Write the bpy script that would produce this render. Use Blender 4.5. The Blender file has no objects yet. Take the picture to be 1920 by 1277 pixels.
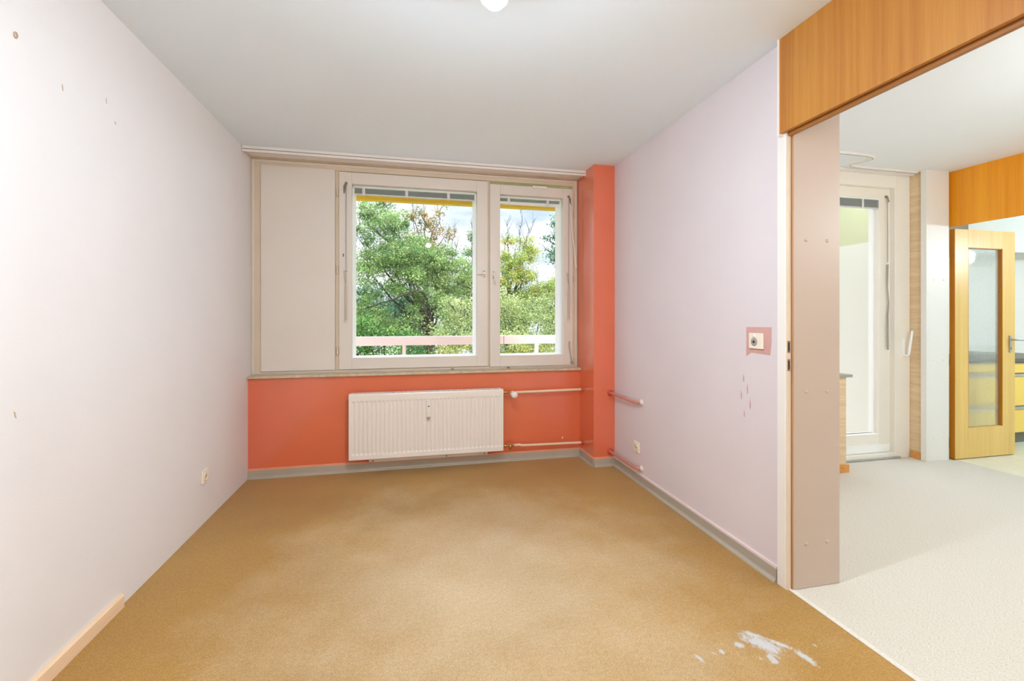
import bpy, bmesh, math, random
import numpy as np
from mathutils import Vector, Matrix

random.seed(7)
rng = np.random.default_rng(7)
scene = bpy.context.scene
COL = scene.collection

# ------------------------------------------------------------------ camera
THETA = math.atan(193 / 855.0)
cam_d = bpy.data.cameras.new('camera')
cam = bpy.data.objects.new('camera', cam_d)
COL.objects.link(cam)
cam.location = (0, 0, 1.235)
cam.rotation_euler = (math.pi / 2, 0, -THETA)
cam_d.sensor_fit = 'HORIZONTAL'
cam_d.sensor_width = 36
cam_d.lens = 36 * 855 / 1920
cam_d.shift_y = -43.5 / 1920
cam_d.clip_start = 0.02
cam_d.clip_end = 400
scene.camera = cam

# ------------------------------------------------------------------ view / world / sun
vs = scene.view_settings
scene.display_settings.display_device = 'sRGB'
vs.view_transform = 'Standard'
vs.look = 'None'
vs.gamma = 1
vs.use_curve_mapping = False
vs.exposure = 0.20
scene.cycles.diffuse_bounces = 8
scene.cycles.transparent_max_bounces = 24
scene.cycles.max_bounces = 16
scene.cycles.sample_clamp_indirect = 6

BULB_BEDROOM = 1950.0
BULB_LIVING = 212.0
FILL_KITCHEN = 310.0
FILL_HALL = 350.0

world = bpy.data.worlds.new('sky')
scene.world = world
world.use_nodes = True
nt = world.node_tree
nt.nodes.clear()
tc = nt.nodes.new('ShaderNodeTexCoord')
mp = nt.nodes.new('ShaderNodeMapping')
mp.inputs['Scale'].default_value = (2.2, 2.2, 7.0)
nz = nt.nodes.new('ShaderNodeTexNoise')
nz.inputs['Scale'].default_value = 1.6
nz.inputs['Detail'].default_value = 6
nz.inputs['Roughness'].default_value = 0.55
cr = nt.nodes.new('ShaderNodeValToRGB')
cr.color_ramp.elements[0].position = 0.38
cr.color_ramp.elements[0].color = (0.42, 0.52, 0.68, 1)
cr.color_ramp.elements[1].position = 0.60
cr.color_ramp.elements[1].color = (0.84, 0.86, 0.88, 1)
bg = nt.nodes.new('ShaderNodeBackground')
bg.inputs['Strength'].default_value = 1.75
wo = nt.nodes.new('ShaderNodeOutputWorld')
L = nt.links
L.new(tc.outputs['Generated'], mp.inputs['Vector'])
L.new(mp.outputs['Vector'], nz.inputs['Vector'])
L.new(nz.outputs['Fac'], cr.inputs['Fac'])
sxyz = nt.nodes.new('ShaderNodeSeparateXYZ')
L.new(tc.outputs['Generated'], sxyz.inputs[0])
zen = nt.nodes.new('ShaderNodeMapRange')      # an overcast sky is brightest overhead
zen.inputs['From Min'].default_value = 0.26
zen.inputs['To Min'].default_value = 1.45
zen.inputs['To Max'].default_value = 9.5
L.new(sxyz.outputs[2], zen.inputs['Value'])
L.new(zen.outputs[0], bg.inputs['Strength'])
L.new(cr.outputs['Color'], bg.inputs['Color'])
L.new(bg.outputs['Background'], wo.inputs['Surface'])

sun_d = bpy.data.lights.new('sun', 'SUN')
sun_d.energy = 4.5
sun_d.angle = math.radians(12)
sun_d.color = (1.0, 0.95, 0.86)
sun = bpy.data.objects.new('sun', sun_d)
COL.objects.link(sun)
sun.rotation_euler = (math.radians(48), 0, math.radians(26))
sun.location = (0, -10, 20)


# ------------------------------------------------------------------ materials
def lin(c):
    out = []
    for v in c[:3]:
        v = v / 255.0
        out.append(v / 12.92 if v <= 0.04045 else ((v + 0.055) / 1.055) ** 2.4)
    return tuple(out) + (1.0,)


def new_mat(name):
    m = bpy.data.materials.new(name)
    m.use_nodes = True
    n = m.node_tree
    b = n.nodes['Principled BSDF']
    return m, n, b


def noise(n, scale, detail=4, rough=0.5, vec=None, mscale=None, coord='Object'):
    t = n.nodes.new('ShaderNodeTexCoord')
    x = n.nodes.new('ShaderNodeTexNoise')
    x.inputs['Scale'].default_value = scale
    x.inputs['Detail'].default_value = detail
    x.inputs['Roughness'].default_value = rough
    if mscale:
        m = n.nodes.new('ShaderNodeMapping')
        m.inputs['Scale'].default_value = mscale
        n.links.new(t.outputs[coord], m.inputs['Vector'])
        n.links.new(m.outputs['Vector'], x.inputs['Vector'])
    else:
        n.links.new(t.outputs[coord], x.inputs['Vector'])
    return x


def ramp(n, src, stops):
    r = n.nodes.new('ShaderNodeValToRGB')
    els = r.color_ramp.elements
    while len(els) < len(stops):
        els.new(0.5)
    for e, (p, c) in zip(els, stops):
        e.position = p
        e.color = c
    n.links.new(src, r.inputs['Fac'])
    return r


def bump(n, b, src, strength, dist=0.01):
    k = n.nodes.new('ShaderNodeBump')
    k.inputs['Strength'].default_value = strength
    k.inputs['Distance'].default_value = dist
    n.links.new(src, k.inputs['Height'])
    n.links.new(k.outputs['Normal'], b.inputs['Normal'])
    return k


def paint(name, rgb, rough=0.5, var=0.03, scale=6, bstr=0.0, bscale=200, metal=0.0, bdist=0.002, spec=0.5):
    m, n, b = new_mat(name)
    c = lin(rgb)
    x = noise(n, scale, 5)
    lo = tuple(max(0, v * (1 - var)) for v in c[:3]) + (1,)
    hi = tuple(min(1, v * (1 + var)) for v in c[:3]) + (1,)
    r = ramp(n, x.outputs['Fac'], [(0.3, lo), (0.7, hi)])
    n.links.new(r.outputs['Color'], b.inputs['Base Color'])
    b.inputs['Roughness'].default_value = rough
    b.inputs['Metallic'].default_value = metal
    b.inputs['Specular IOR Level'].default_value = spec
    if bstr:
        y = noise(n, bscale, 3)
        bump(n, b, y.outputs['Fac'], bstr, bdist)
    return m


def wood(name, dark, light, rough=0.4, axis='Z', scale=1.0):
    m, n, b = new_mat(name)
    ms = {'Z': (28, 28, 0.7), 'H': (3.0, 3.0, 60), 'X': (0.7, 28, 28), 'Y': (28, 0.7, 28)}[axis]
    a = noise(n, 1.6 * scale, 6, 0.6, mscale=ms)
    f = noise(n, 9 * scale, 3, 0.6, mscale=ms)
    w = noise(n, 0.35 * scale, 2, 0.5, mscale=ms)
    mx = n.nodes.new('ShaderNodeMix')
    mx.data_type = 'FLOAT'
    mx.inputs[0].default_value = 0.35
    n.links.new(a.outputs['Fac'], mx.inputs[2])
    n.links.new(f.outputs['Fac'], mx.inputs[3])
    mx2 = n.nodes.new('ShaderNodeMix')
    mx2.data_type = 'FLOAT'
    mx2.inputs[0].default_value = 0.4
    n.links.new(mx.outputs[0], mx2.inputs[2])
    n.links.new(w.outputs['Fac'], mx2.inputs[3])
    r = ramp(n, mx2.outputs[0], [(0.36, lin(dark)), (0.64, lin(light))])
    n.links.new(r.outputs['Color'], b.inputs['Base Color'])
    b.inputs['Roughness'].default_value = rough
    return m


def glass_pane(name, refl=0.08, tint=(1, 1, 1)):
    m = bpy.data.materials.new(name)
    m.use_nodes = True
    n = m.node_tree
    n.nodes.clear()
    o = n.nodes.new('ShaderNodeOutputMaterial')
    mix = n.nodes.new('ShaderNodeMixShader')
    tr = n.nodes.new('ShaderNodeBsdfTransparent')
    tr.inputs['Color'].default_value = tuple(tint) + (1,)
    gl = n.nodes.new('ShaderNodeBsdfGlossy')
    gl.inputs['Roughness'].default_value = 0.0
    fr = n.nodes.new('ShaderNodeFresnel')
    # the Fresnel node inverts its IOR on the far face of the pane: feed it the inverse there
    ge = n.nodes.new('ShaderNodeNewGeometry')
    io = n.nodes.new('ShaderNodeMapRange')
    io.inputs['To Min'].default_value = 1.25
    io.inputs['To Max'].default_value = 1 / 1.25
    n.links.new(ge.outputs['Backfacing'], io.inputs['Value'])
    n.links.new(io.outputs[0], fr.inputs['IOR'])
    n.links.new(fr.outputs['Fac'], mix.inputs['Fac'])
    n.links.new(tr.outputs['BSDF'], mix.inputs[1])
    n.links.new(gl.outputs['BSDF'], mix.inputs[2])
    n.links.new(mix.outputs['Shader'], o.inputs['Surface'])
    return m


def emit(name, rgb, strength):
    m, n, b = new_mat(name)
    b.inputs['Base Color'].default_value = (0.8, 0.8, 0.8, 1)
    b.inputs['Emission Color'].default_value = tuple(rgb) + (1,)
    b.inputs['Emission Strength'].default_value = strength
    return m


M = {}
M['wall_pink'] = paint('pale rose woodchip wallpaper', (224, 216, 222), 0.75, 0.015, 2.5, 0.22, 170, spec=0.25)
M['wall_blush'] = paint('blush white woodchip wallpaper', (230, 229, 232), 0.75, 0.012, 2.5, 0.22, 170, spec=0.25)
M['wall_white'] = paint('white wall paint', (240, 238, 234), 0.75, 0.01, 3, 0.15, 170, spec=0.25)
M['ceiling'] = paint('white ceiling paint', (231, 244, 255), 0.85, 0.008, 2.0, 0.2, 140, spec=0.2)
M['ceiling_living'] = paint('plain white ceiling paint', (232, 236, 240), 0.85, 0.01, 2.0, 0.2, 140, spec=0.2)
M['red'] = paint('terracotta red wall paint', (222, 110, 74), 0.25, 0.03, 3, 0.04, 200, spec=0.8)
rb = M['red'].node_tree.nodes['Principled BSDF']
rb.inputs['Coat Weight'].default_value = 0.6
rb.inputs['Coat IOR'].default_value = 1.75
rb.inputs['Coat Roughness'].default_value = 0.16
M['unseen_wall'] = paint('taupe wall paint', (196, 188, 180), 0.8, 0.03, 3)
M['frame'] = paint('cream white window lacquer', (222, 217, 211), 0.4, 0.015, 3)
M['frame_beige'] = paint('aged beige frame lacquer', (216, 202, 182), 0.45, 0.03, 6)
M['frame_white'] = paint('white outer sash lacquer', (248, 250, 250), 0.35, 0.01, 3)
M['sill'] = paint('weathered sill edge', (200, 184, 158), 0.5, 0.16, 22)
M['white_metal'] = paint('white radiator enamel', (238, 233, 228), 0.35, 0.008, 3)
M['rail_white'] = paint('white curtain rail', (236, 232, 228), 0.4, 0.01, 4)
M['rail_groove'] = paint('grey rail groove', (120, 116, 112), 0.5, 0.05, 6)
M['skirt'] = paint('grey beige vinyl skirting', (174, 167, 154), 0.45, 0.05, 8)
M['skirt_lip'] = paint('salmon painted skirting lip', (228, 160, 130), 0.5, 0.06, 10)
M['skirt_pinklip'] = paint('pink painted skirting lip', (228, 212, 212), 0.5, 0.04, 10)
M['pipe'] = paint('cream pipe enamel', (240, 218, 190), 0.3, 0.02, 8)
M['pipe_red'] = paint('rose red pipe paint', (200, 132, 120), 0.35, 0.05, 8)
M['rosette_red'] = paint('red painted rosette', (196, 78, 48), 0.4, 0.05, 8)
M['brass'] = paint('brass fitting', (196, 160, 96), 0.3, 0.08, 30, metal=0.9)
M['plastic_white'] = paint('white plastic', (238, 236, 230), 0.3, 0.01, 5)
M['plastic_cream'] = paint('cream socket plastic', (240, 234, 220), 0.3, 0.01, 5)
M['plastic_grey'] = paint('grey plastic', (165, 160, 152), 0.4, 0.04, 8)
M['socket_inner'] = paint('shaded cream socket well', (226, 212, 184), 0.4, 0.02, 8)
M['dark'] = paint('dark slot', (40, 36, 32), 0.6, 0.1, 8)
M['steel'] = paint('brushed steel', (190, 190, 188), 0.28, 0.03, 20, metal=0.9)
M['grip'] = paint('greyish beige grip plastic', (196, 182, 168), 0.4, 0.03, 10)
M['frame_door'] = paint('white door lacquer', (240, 237, 228), 0.4, 0.012, 3)
M['sticker'] = paint('small teal sticker', (70, 132, 150), 0.5, 0.03, 20)
M['bronze'] = paint('dark bracket metal', (140, 122, 108), 0.4, 0.1, 20, metal=0.5)
M['blind_grey'] = paint('grey aluminium slats', (214, 218, 222), 0.4, 0.03, 12)
M['blind_light'] = paint('pale aluminium headrail', (236, 244, 240), 0.35, 0.02, 12)
M['cord'] = paint('white ladder tape', (220, 222, 224), 0.7, 0.02, 12)
M['patch'] = paint('old rose paint patch', (212, 166, 162), 0.6, 0.05, 14)
M['drip'] = paint('old rose scrape', (206, 160, 162), 0.6, 0.05, 30)
M['nick'] = paint('plaster nick', (196, 172, 148), 0.8, 0.1, 60)
M['wood_header'] = wood('orange veneer', (172, 106, 38), (200, 142, 62), 0.35)
M['wood_edge'] = wood('veneer edge', (150, 96, 42), (182, 124, 64), 0.4, 'Y')
M['wood_groove'] = paint('dark groove', (104, 62, 22), 0.6, 0.1, 12)
M['wood_kitchen'] = wood('amber veneer', (222, 140, 8), (240, 166, 30), 0.35)
M['wood_door'] = wood('yellow beech veneer', (214, 176, 92), (232, 198, 118), 0.35)
M['wood_door_edge'] = wood('door edge veneer', (176, 108, 14), (196, 128, 24), 0.4)
M['beech'] = wood('pale beech skirting', (234, 206, 172), (246, 222, 194), 0.4, 'Y')
M['orange_skirt'] = wood('orange skirting wood', (208, 142, 66), (226, 162, 86), 0.4, 'X')
M['panel_cream'] = paint('cream lining panel', (188, 172, 160), 0.45, 0.01, 3)
M['panel_white'] = paint('white lining panel', (232, 232, 228), 0.45, 0.01, 3)
M['panel_edge'] = wood('panel edge band', (176, 132, 96), (196, 154, 116), 0.4)
M['trim_white'] = paint('white corner trim', (240, 238, 236), 0.4, 0.01, 3)
M['jamb'] = paint('beige jamb', (218, 204, 186), 0.45, 0.03, 6)
M['grass_paper'] = wood('grasscloth wallpaper', (204, 176, 138), (234, 212, 178), 0.8, 'H', 1.6)
M['facade_cream'] = paint('cream render', (228, 227, 216), 0.8, 0.01, 3)
M['facade_lime'] = paint('pale lime render', (206, 210, 174), 0.8, 0.02, 3)
M['yellow'] = paint('yellow fascia paint', (222, 176, 10), 0.5, 0.05, 6)
M['rail_paint'] = paint('pale balcony rail paint', (244, 236, 234), 0.5, 0.01, 4)
M['concrete'] = paint('grey balcony concrete', (214, 212, 206), 0.8, 0.06, 8)
M['vinyl'] = paint('pale kitchen vinyl', (228, 230, 214), 0.35, 0.05, 10)
M['kitchen_yellow'] = paint('yellow drawer lacquer', (240, 206, 96), 0.3, 0.01, 3)
M['kitchen_body'] = paint('pale cabinet board', (226, 222, 206), 0.4, 0.01, 3)
M['worktop'] = paint('dark worktop', (96, 92, 80), 0.4, 0.12, 60)
M['plinth'] = paint('olive plinth', (104, 106, 92), 0.5, 0.04, 8)
M['duct'] = paint('pale grey soffit paint', (222, 224, 216), 0.7, 0.01, 3)
M['bulb'] = emit('daylight white bulb glow', (0.77, 0.90, 1.0), BULB_BEDROOM)
M['bulb_living'] = emit('living bulb glow', (0.90, 0.98, 1.0), BULB_LIVING)
M['fill_kitchen'] = emit('kitchen fill glow', (0.76, 0.9, 1.0), FILL_KITCHEN)
M['fill_hall'] = emit('hall fill glow', (1.0, 0.88, 0.74), FILL_HALL)
M['glass'] = glass_pane('window glass')
M['ground'] = paint('meadow ground', (92, 110, 58), 0.9, 0.2, 0.5)


def fluted():
    m, n, b = new_mat('fluted glass')
    b.inputs['Base Color'].default_value = (0.93, 0.98, 0.97, 1)
    b.inputs['Roughness'].default_value = 0.04
    b.inputs['IOR'].default_value = 1.3
    b.inputs['Transmission Weight'].default_value = 0.92
    x = noise(n, 60, 2)
    bump(n, b, x.outputs['Fac'], 0.05, 0.002)
    return m


M['fluted'] = fluted()


def carpet_bedroom():
    m, n, b = new_mat('ochre needle felt carpet')
    fine = noise(n, 230, 4, 0.8)
    mid = noise(n, 60, 5, 0.7)
    big = noise(n, 1.4, 4, 0.5)
    ochre = ramp(n, fine.outputs['Fac'], [(0.30, lin((108, 76, 22))), (0.52, lin((180, 136, 58))), (0.72, lin((210, 172, 98)))])
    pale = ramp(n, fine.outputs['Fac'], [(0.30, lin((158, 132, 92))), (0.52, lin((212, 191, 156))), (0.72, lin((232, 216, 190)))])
    # paler middle of the room, with a ragged outline
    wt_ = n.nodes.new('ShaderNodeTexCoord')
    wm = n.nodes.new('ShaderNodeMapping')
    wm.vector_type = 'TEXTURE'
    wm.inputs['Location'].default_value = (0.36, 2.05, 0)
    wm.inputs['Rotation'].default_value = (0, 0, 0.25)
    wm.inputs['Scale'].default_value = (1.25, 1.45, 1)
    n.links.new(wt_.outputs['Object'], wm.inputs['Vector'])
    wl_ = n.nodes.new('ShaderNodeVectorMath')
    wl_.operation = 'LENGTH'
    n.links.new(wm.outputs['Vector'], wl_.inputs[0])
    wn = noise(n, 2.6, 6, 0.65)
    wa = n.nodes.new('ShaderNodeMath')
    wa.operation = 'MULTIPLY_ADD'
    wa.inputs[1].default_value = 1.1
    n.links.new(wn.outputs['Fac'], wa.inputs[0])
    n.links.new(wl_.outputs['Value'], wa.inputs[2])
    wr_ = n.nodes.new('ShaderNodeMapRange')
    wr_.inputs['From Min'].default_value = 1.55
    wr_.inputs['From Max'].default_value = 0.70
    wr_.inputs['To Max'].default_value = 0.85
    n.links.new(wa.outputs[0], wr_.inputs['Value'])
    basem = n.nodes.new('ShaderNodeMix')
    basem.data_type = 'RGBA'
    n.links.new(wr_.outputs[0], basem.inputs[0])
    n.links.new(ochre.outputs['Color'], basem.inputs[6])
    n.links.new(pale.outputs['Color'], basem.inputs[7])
    tint = ramp(n, mid.outputs['Fac'], [(0.3, (0.86, 0.84, 0.80, 1)), (0.7, (1.1, 1.1, 1.1, 1))])
    tint2 = ramp(n, big.outputs['Fac'], [(0.35, (0.90, 0.88, 0.84, 1)), (0.68, (1.08, 1.10, 1.14, 1))])
    mu = n.nodes.new('ShaderNodeMix')
    mu.data_type = 'RGBA'
    mu.blend_type = 'MULTIPLY'
    mu.inputs[0].default_value = 1
    n.links.new(basem.outputs[2], mu.inputs[6])
    n.links.new(tint.outputs['Color'], mu.inputs[7])
    mu2 = n.nodes.new('ShaderNodeMix')
    mu2.data_type = 'RGBA'
    mu2.blend_type = 'MULTIPLY'
    mu2.inputs[0].default_value = 1
    n.links.new(mu.outputs[2], mu2.inputs[6])
    n.links.new(tint2.outputs['Color'], mu2.inputs[7])
    # spilled white paint: rotated ellipses with a frayed edge
    tcn = n.nodes.new('ShaderNodeTexCoord')
    total = None
    blobs = [(1.301, 1.479, 0.090, 0.040, -0.86, 1.0), (1.312, 1.456, 0.060, 0.040, -1.54, 1.0), (1.308, 1.520, 0.056, 0.020, -0.80, 0.95),
             (1.366, 1.458, 0.056, 0.014, -0.85, 1.0), (1.281, 1.399, 0.036, 0.019, -1.77, 1.0), (1.214, 1.488, 0.023, 0.019, -1.44, 1.0),
             (1.404, 1.382, 0.050, 0.017, -1.42, 1.1), (1.026, 1.462, 0.023, 0.011, -1.22, 1.0), (1.127, 1.474, 0.016, 0.011, -1.53, 1.0),
             (1.091, 1.472, 0.016, 0.009, -0.84, 0.7), (1.246, 1.408, 0.02, 0.008, 2.27, 0.65), (1.490, 1.424, 0.018, 0.011, -1.41, 0.65)]
    for (cx, cy, rx, ry, rot, amp) in blobs:
        mp_ = n.nodes.new('ShaderNodeMapping')
        mp_.vector_type = 'TEXTURE'
        mp_.inputs['Location'].default_value = (cx, cy, 0)
        mp_.inputs['Rotation'].default_value = (0, 0, rot)
        mp_.inputs['Scale'].default_value = (rx, ry, 1)
        n.links.new(tcn.outputs['Object'], mp_.inputs['Vector'])
        sx = n.nodes.new('ShaderNodeSeparateXYZ')
        n.links.new(mp_.outputs['Vector'], sx.inputs[0])
        cmb = n.nodes.new('ShaderNodeCombineXYZ')
        n.links.new(sx.outputs[0], cmb.inputs[0])
        n.links.new(sx.outputs[1], cmb.inputs[1])
        ln = n.nodes.new('ShaderNodeVectorMath')
        ln.operation = 'LENGTH'
        n.links.new(cmb.outputs[0], ln.inputs[0])
        mr = n.nodes.new('ShaderNodeMapRange')
        mr.inputs['From Min'].default_value = 1.7
        mr.inputs['From Max'].default_value = 0.2
        mr.inputs['To Max'].default_value = amp
        n.links.new(ln.outputs['Value'], mr.inputs['Value'])
        if total is None:
            total = mr.outputs[0]
        else:
            mxn = n.nodes.new('ShaderNodeMath')
            mxn.operation = 'MAXIMUM'
            n.links.new(total, mxn.inputs[0])
            n.links.new(mr.outputs[0], mxn.inputs[1])
            total = mxn.outputs[0]
    edge = noise(n, 70, 8, 0.85, mscale=(1.0, 0.6, 1.0))
    ad = n.nodes.new('ShaderNodeMath')
    ad.operation = 'ADD'
    n.links.new(total, ad.inputs[0])
    amp_ = n.nodes.new('ShaderNodeMath')
    amp_.operation = 'MULTIPLY_ADD'
    amp_.inputs[1].default_value = 2.3
    amp_.inputs[2].default_value = -0.68
    n.links.new(edge.outputs['Fac'], amp_.inputs[0])
    n.links.new(amp_.outputs[0], ad.inputs[1])
    fac = n.nodes.new('ShaderNodeMapRange')
    fac.inputs['From Min'].default_value = 0.96
    fac.inputs['From Max'].default_value = 1.32
    n.links.new(ad.outputs[0], fac.inputs['Value'])
    fin = n.nodes.new('ShaderNodeMix')
    fin.data_type = 'RGBA'
    n.links.new(fac.outputs[0], fin.inputs[0])
    n.links.new(mu2.outputs[2], fin.inputs[6])
    fin.inputs[7].default_value = lin((200, 202, 204))
    n.links.new(fin.outputs[2], b.inputs['Base Color'])
    b.inputs['Roughness'].default_value = 0.62
    b.inputs['Specular IOR Level'].default_value = 0.45
    b.inputs['Sheen Weight'].default_value = 0.25
    b.inputs['Sheen Roughness'].default_value = 0.4
    bump(n, b, fine.outputs['Fac'], 0.5, 0.004)
    return m


def carpet_living():
    m, n, b = new_mat('cream woven loop carpet')
    t = n.nodes.new('ShaderNodeTexCoord')
    mpn = n.nodes.new('ShaderNodeMapping')
    mpn.inputs['Rotation'].default_value = (0, 0, math.radians(24))
    mpn.inputs['Scale'].default_value = (60, 215, 1)
    n.links.new(t.outputs['Object'], mpn.inputs['Vector'])
    x = n.nodes.new('ShaderNodeTexNoise')
    x.inputs['Scale'].default_value = 1.6
    x.inputs['Detail'].default_value = 2
    n.links.new(mpn.outputs['Vector'], x.inputs['Vector'])
    f = noise(n, 260, 3, 0.7)
    r = ramp(n, x.outputs['Fac'], [(0.28, lin((188, 181, 170))), (0.44, lin((210, 205, 195))), (0.62, lin((220, 216, 207)))])
    n.links.new(r.outputs['Color'], b.inputs['Base Color'])
    b.inputs['Roughness'].default_value = 0.95
    b.inputs['Specular IOR Level'].default_value = 0.1
    bump(n, b, x.outputs['Fac'], 0.4, 0.004)
    return m


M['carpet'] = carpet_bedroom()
M['carpet_cream'] = carpet_living()
M['carpet_edge'] = paint('white carpet binding', (224, 219, 212), 0.95, 0.08, 90, 0.4, 300)


def leaf_mat(name, c1, c2, c3):
    m, n, b = new_mat(name)
    at = n.nodes.new('ShaderNodeAttribute')
    at.attribute_name = 'leaf_tone'
    r = ramp(n, at.outputs['Fac'], [(0.0, lin(c1)), (0.55, lin(c2)), (1.0, lin(c3))])
    n.links.new(r.outputs['Color'], b.inputs['Base Color'])
    b.inputs['Roughness'].default_value = 0.5
    b.inputs['Specular IOR Level'].default_value = 0.3
    tr = n.nodes.new('ShaderNodeBsdfTranslucent')
    n.links.new(r.outputs['Color'], tr.inputs['Color'])
    mx = n.nodes.new('ShaderNodeMixShader')
    mx.inputs[0].default_value = 0.35
    o = n.nodes['Material Output']
    n.links.new(b.outputs[0], mx.inputs[1])
    n.links.new(tr.outputs[0], mx.inputs[2])
    n.links.new(mx.outputs[0], o.inputs['Surface'])
    return m


M['bark'] = paint('dark oak bark', (44, 39, 32), 0.9, 0.3, 20)


# ------------------------------------------------------------------ mesh builder
class MB:
    """collects shapes into one mesh"""

    def __init__(self):
        self.v, self.f, self.s = [], [], []

    def add(self, verts, faces, smooth=False):
        k = len(self.v)
        self.v += [tuple(p) for p in verts]
        self.f += [tuple(i + k for i in fc) for fc in faces]
        self.s += [smooth] * len(faces)
        return self

    def box(self, x0, x1, y0, y1, z0, z1):
        x0, x1 = min(x0, x1), max(x0, x1)
        y0, y1 = min(y0, y1), max(y0, y1)
        z0, z1 = min(z0, z1), max(z0, z1)
        vs_ = [(x0, y0, z0), (x1, y0, z0), (x1, y1, z0), (x0, y1, z0), (x0, y0, z1), (x1, y0, z1), (x1, y1, z1), (x0, y1, z1)]
        return self.add(vs_, [(0, 3, 2, 1), (4, 5, 6, 7), (0, 1, 5, 4), (1, 2, 6, 5), (2, 3, 7, 6), (3, 0, 4, 7)])

    def tube(self, pts, r, seg=14, caps=True):
        pts = [Vector(p) for p in pts]
        rs = r if isinstance(r, (list, tuple)) else [r] * len(pts)
        rings = []
        up = Vector((0, 0, 1))
        prev = None
        for i, p in enumerate(pts):
            d = (pts[min(i + 1, len(pts) - 1)] - pts[max(i - 1, 0)]).normalized()
            if prev is None:
                a = up if abs(d.z) < 0.9 else Vector((1, 0, 0))
                u = d.cross(a).normalized()
            else:
                u = (prev - d * prev.dot(d)).normalized()
            prev = u
            w = d.cross(u).normalized()
            rings.append([p + (u * math.cos(2 * math.pi * k / seg) + w * math.sin(2 * math.pi * k / seg)) * rs[i] for k in range(seg)])
        vs_, fs = [], []
        for g in rings:
            vs_ += g
        for i in range(len(rings) - 1):
            for k in range(seg):
                a, b_ = i * seg + k, i * seg + (k + 1) % seg
                fs.append((a, b_, b_ + seg, a + seg))
        self.add(vs_, fs, True)
        if caps:
            self.add(rings[0], [tuple(reversed(range(seg)))])
            self.add(rings[-1], [tuple(range(seg))])
        return self

    def lathe(self, origin, axis, prof, seg=24):
        """prof: (distance along axis, radius)"""
        o = Vector(origin)
        ax = Vector(axis).normalized()
        a = Vector((0, 0, 1)) if abs(ax.z) < 0.9 else Vector((1, 0, 0))
        u = ax.cross(a).normalized()
        w = ax.cross(u).normalized()
        vs_, fs = [], []
        for (t, r) in prof:
            for k in range(seg):
                an = 2 * math.pi * k / seg
                vs_.append(o + ax * t + (u * math.cos(an) + w * math.sin(an)) * max(r, 1e-5))
        for i in range(len(prof) - 1):
            for k in range(seg):
                p, q = i * seg + k, i * seg + (k + 1) % seg
                fs.append((p, q, q + seg, p + seg))
        return self.add(vs_, fs, True)

    def prism(self, poly, axis, a, b):
        """poly of 2-D points extruded along an axis from a to b"""
        n = len(poly)

        def pt(p, t):
            return {'X': (t, p[0], p[1]), 'Y': (p[0], t, p[1]), 'Z': (p[0], p[1], t)}[axis]
        vs_ = [pt(p, a) for p in poly] + [pt(p, b) for p in poly]
        fs = [tuple(range(n)), tuple(reversed(range(n, 2 * n)))]
        for i in range(n):
            j = (i + 1) % n
            fs.append((i, i + n, j + n, j))
        return self.add(vs_, fs)

    def frame(self, x0, x1, z0, z1, wl, wr, wb, wt, y0, y1):
        """rectangular frame in a plane of constant Y"""
        self.box(x0, x0 + wl, y0, y1, z0, z1)
        self.box(x1 - wr, x1, y0, y1, z0, z1)
        self.box(x0 + wl, x1 - wr, y0, y1, z0, z0 + wb)
        self.box(x0 + wl, x1 - wr, y0, y1, z1 - wt, z1)
        return self

    def build(self, name, mat, parent=None, bevel=0.0, label=None, cat=None, group=None, kind=None, seg=2):
        me = bpy.data.meshes.new(name)
        org = Vector((0, 0, 0))
        me.from_pydata(self.v, [], self.f)
        bm_ = bmesh.new()
        bm_.from_mesh(me)
        bmesh.ops.recalc_face_normals(bm_, faces=bm_.faces)
        bm_.to_mesh(me)
        bm_.free()
        me.polygons.foreach_set('use_smooth', self.s)
        me.materials.append(mat)
        o = bpy.data.objects.new(name, me)
        COL.objects.link(o)
        if parent is not None:
            o.parent = parent
            o.matrix_parent_inverse = parent.matrix_world.inverted()
        if bevel:
            md = o.modifiers.new('edge', 'BEVEL')
            md.width = bevel
            md.segments = seg
            md.limit_method = 'ANGLE'
            md.angle_limit = math.radians(40)
            md.harden_normals = False
        return tag(o, label, cat, group, kind)


def tag(o, label=None, cat=None, group=None, kind=None):
    if label:
        o['label'] = label
    if cat:
        o['category'] = cat
    if group:
        o['group'] = group
    if kind:
        o['kind'] = kind
    return o


def thing(name, loc, label, cat, group=None, kind=None):
    o = bpy.data.objects.new(name, None)
    o.empty_display_size = 0.1
    COL.objects.link(o)
    o.location = loc
    bpy.context.view_layer.update()
    return tag(o, label, cat, group, kind)


def struct(name, mb, mat, label=None, cat=None, bevel=0.0):
    return mb.build(name, mat, None, bevel, label, cat, None, 'structure')


# ------------------------------------------------------------------ room shell
LW, RW, BW = -1.2, 1.677, 3.84       # left wall, right wall, window wall of the bedroom
ZC = 2.5
fl = struct('floor', MB().box(LW - 0.15, 1.678, -1.75, 4.0, -0.12, 0.0), M['carpet'], 'ochre brown needle felt carpet with white paint spill', 'carpet')
fv = MB().box(1.700, 4.63, -1.75, 3.45, -0.12, 0.0)
flv = struct('floor_living', fv, M['carpet_cream'], 'cream woven loop carpet of the adjoining living room', 'carpet')
MB().box(1.678, 1.700, -1.75, 1.742, -0.12, 0.002).build('edge_binding', M['carpet_edge'], flv)
struct('floor_kitchen', MB().box(4.63, 8.15, -1.75, 4.0, -0.12, 0.0), M['vinyl'], 'pale vinyl floor behind the yellow glazed door', 'floor')
struct('ceiling', MB().box(LW - 0.15, 1.69, -1.75, 4.0, ZC, 2.75), M['ceiling'], 'plain white ceiling over the ochre carpet', 'ceiling')
cl2 = MB().box(1.69, 4.6, -1.75, 3.45, ZC, 2.75)
struct('ceiling_living', cl2, M['ceiling_living'], 'white ceiling beyond the orange wood header', 'ceiling')
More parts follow.
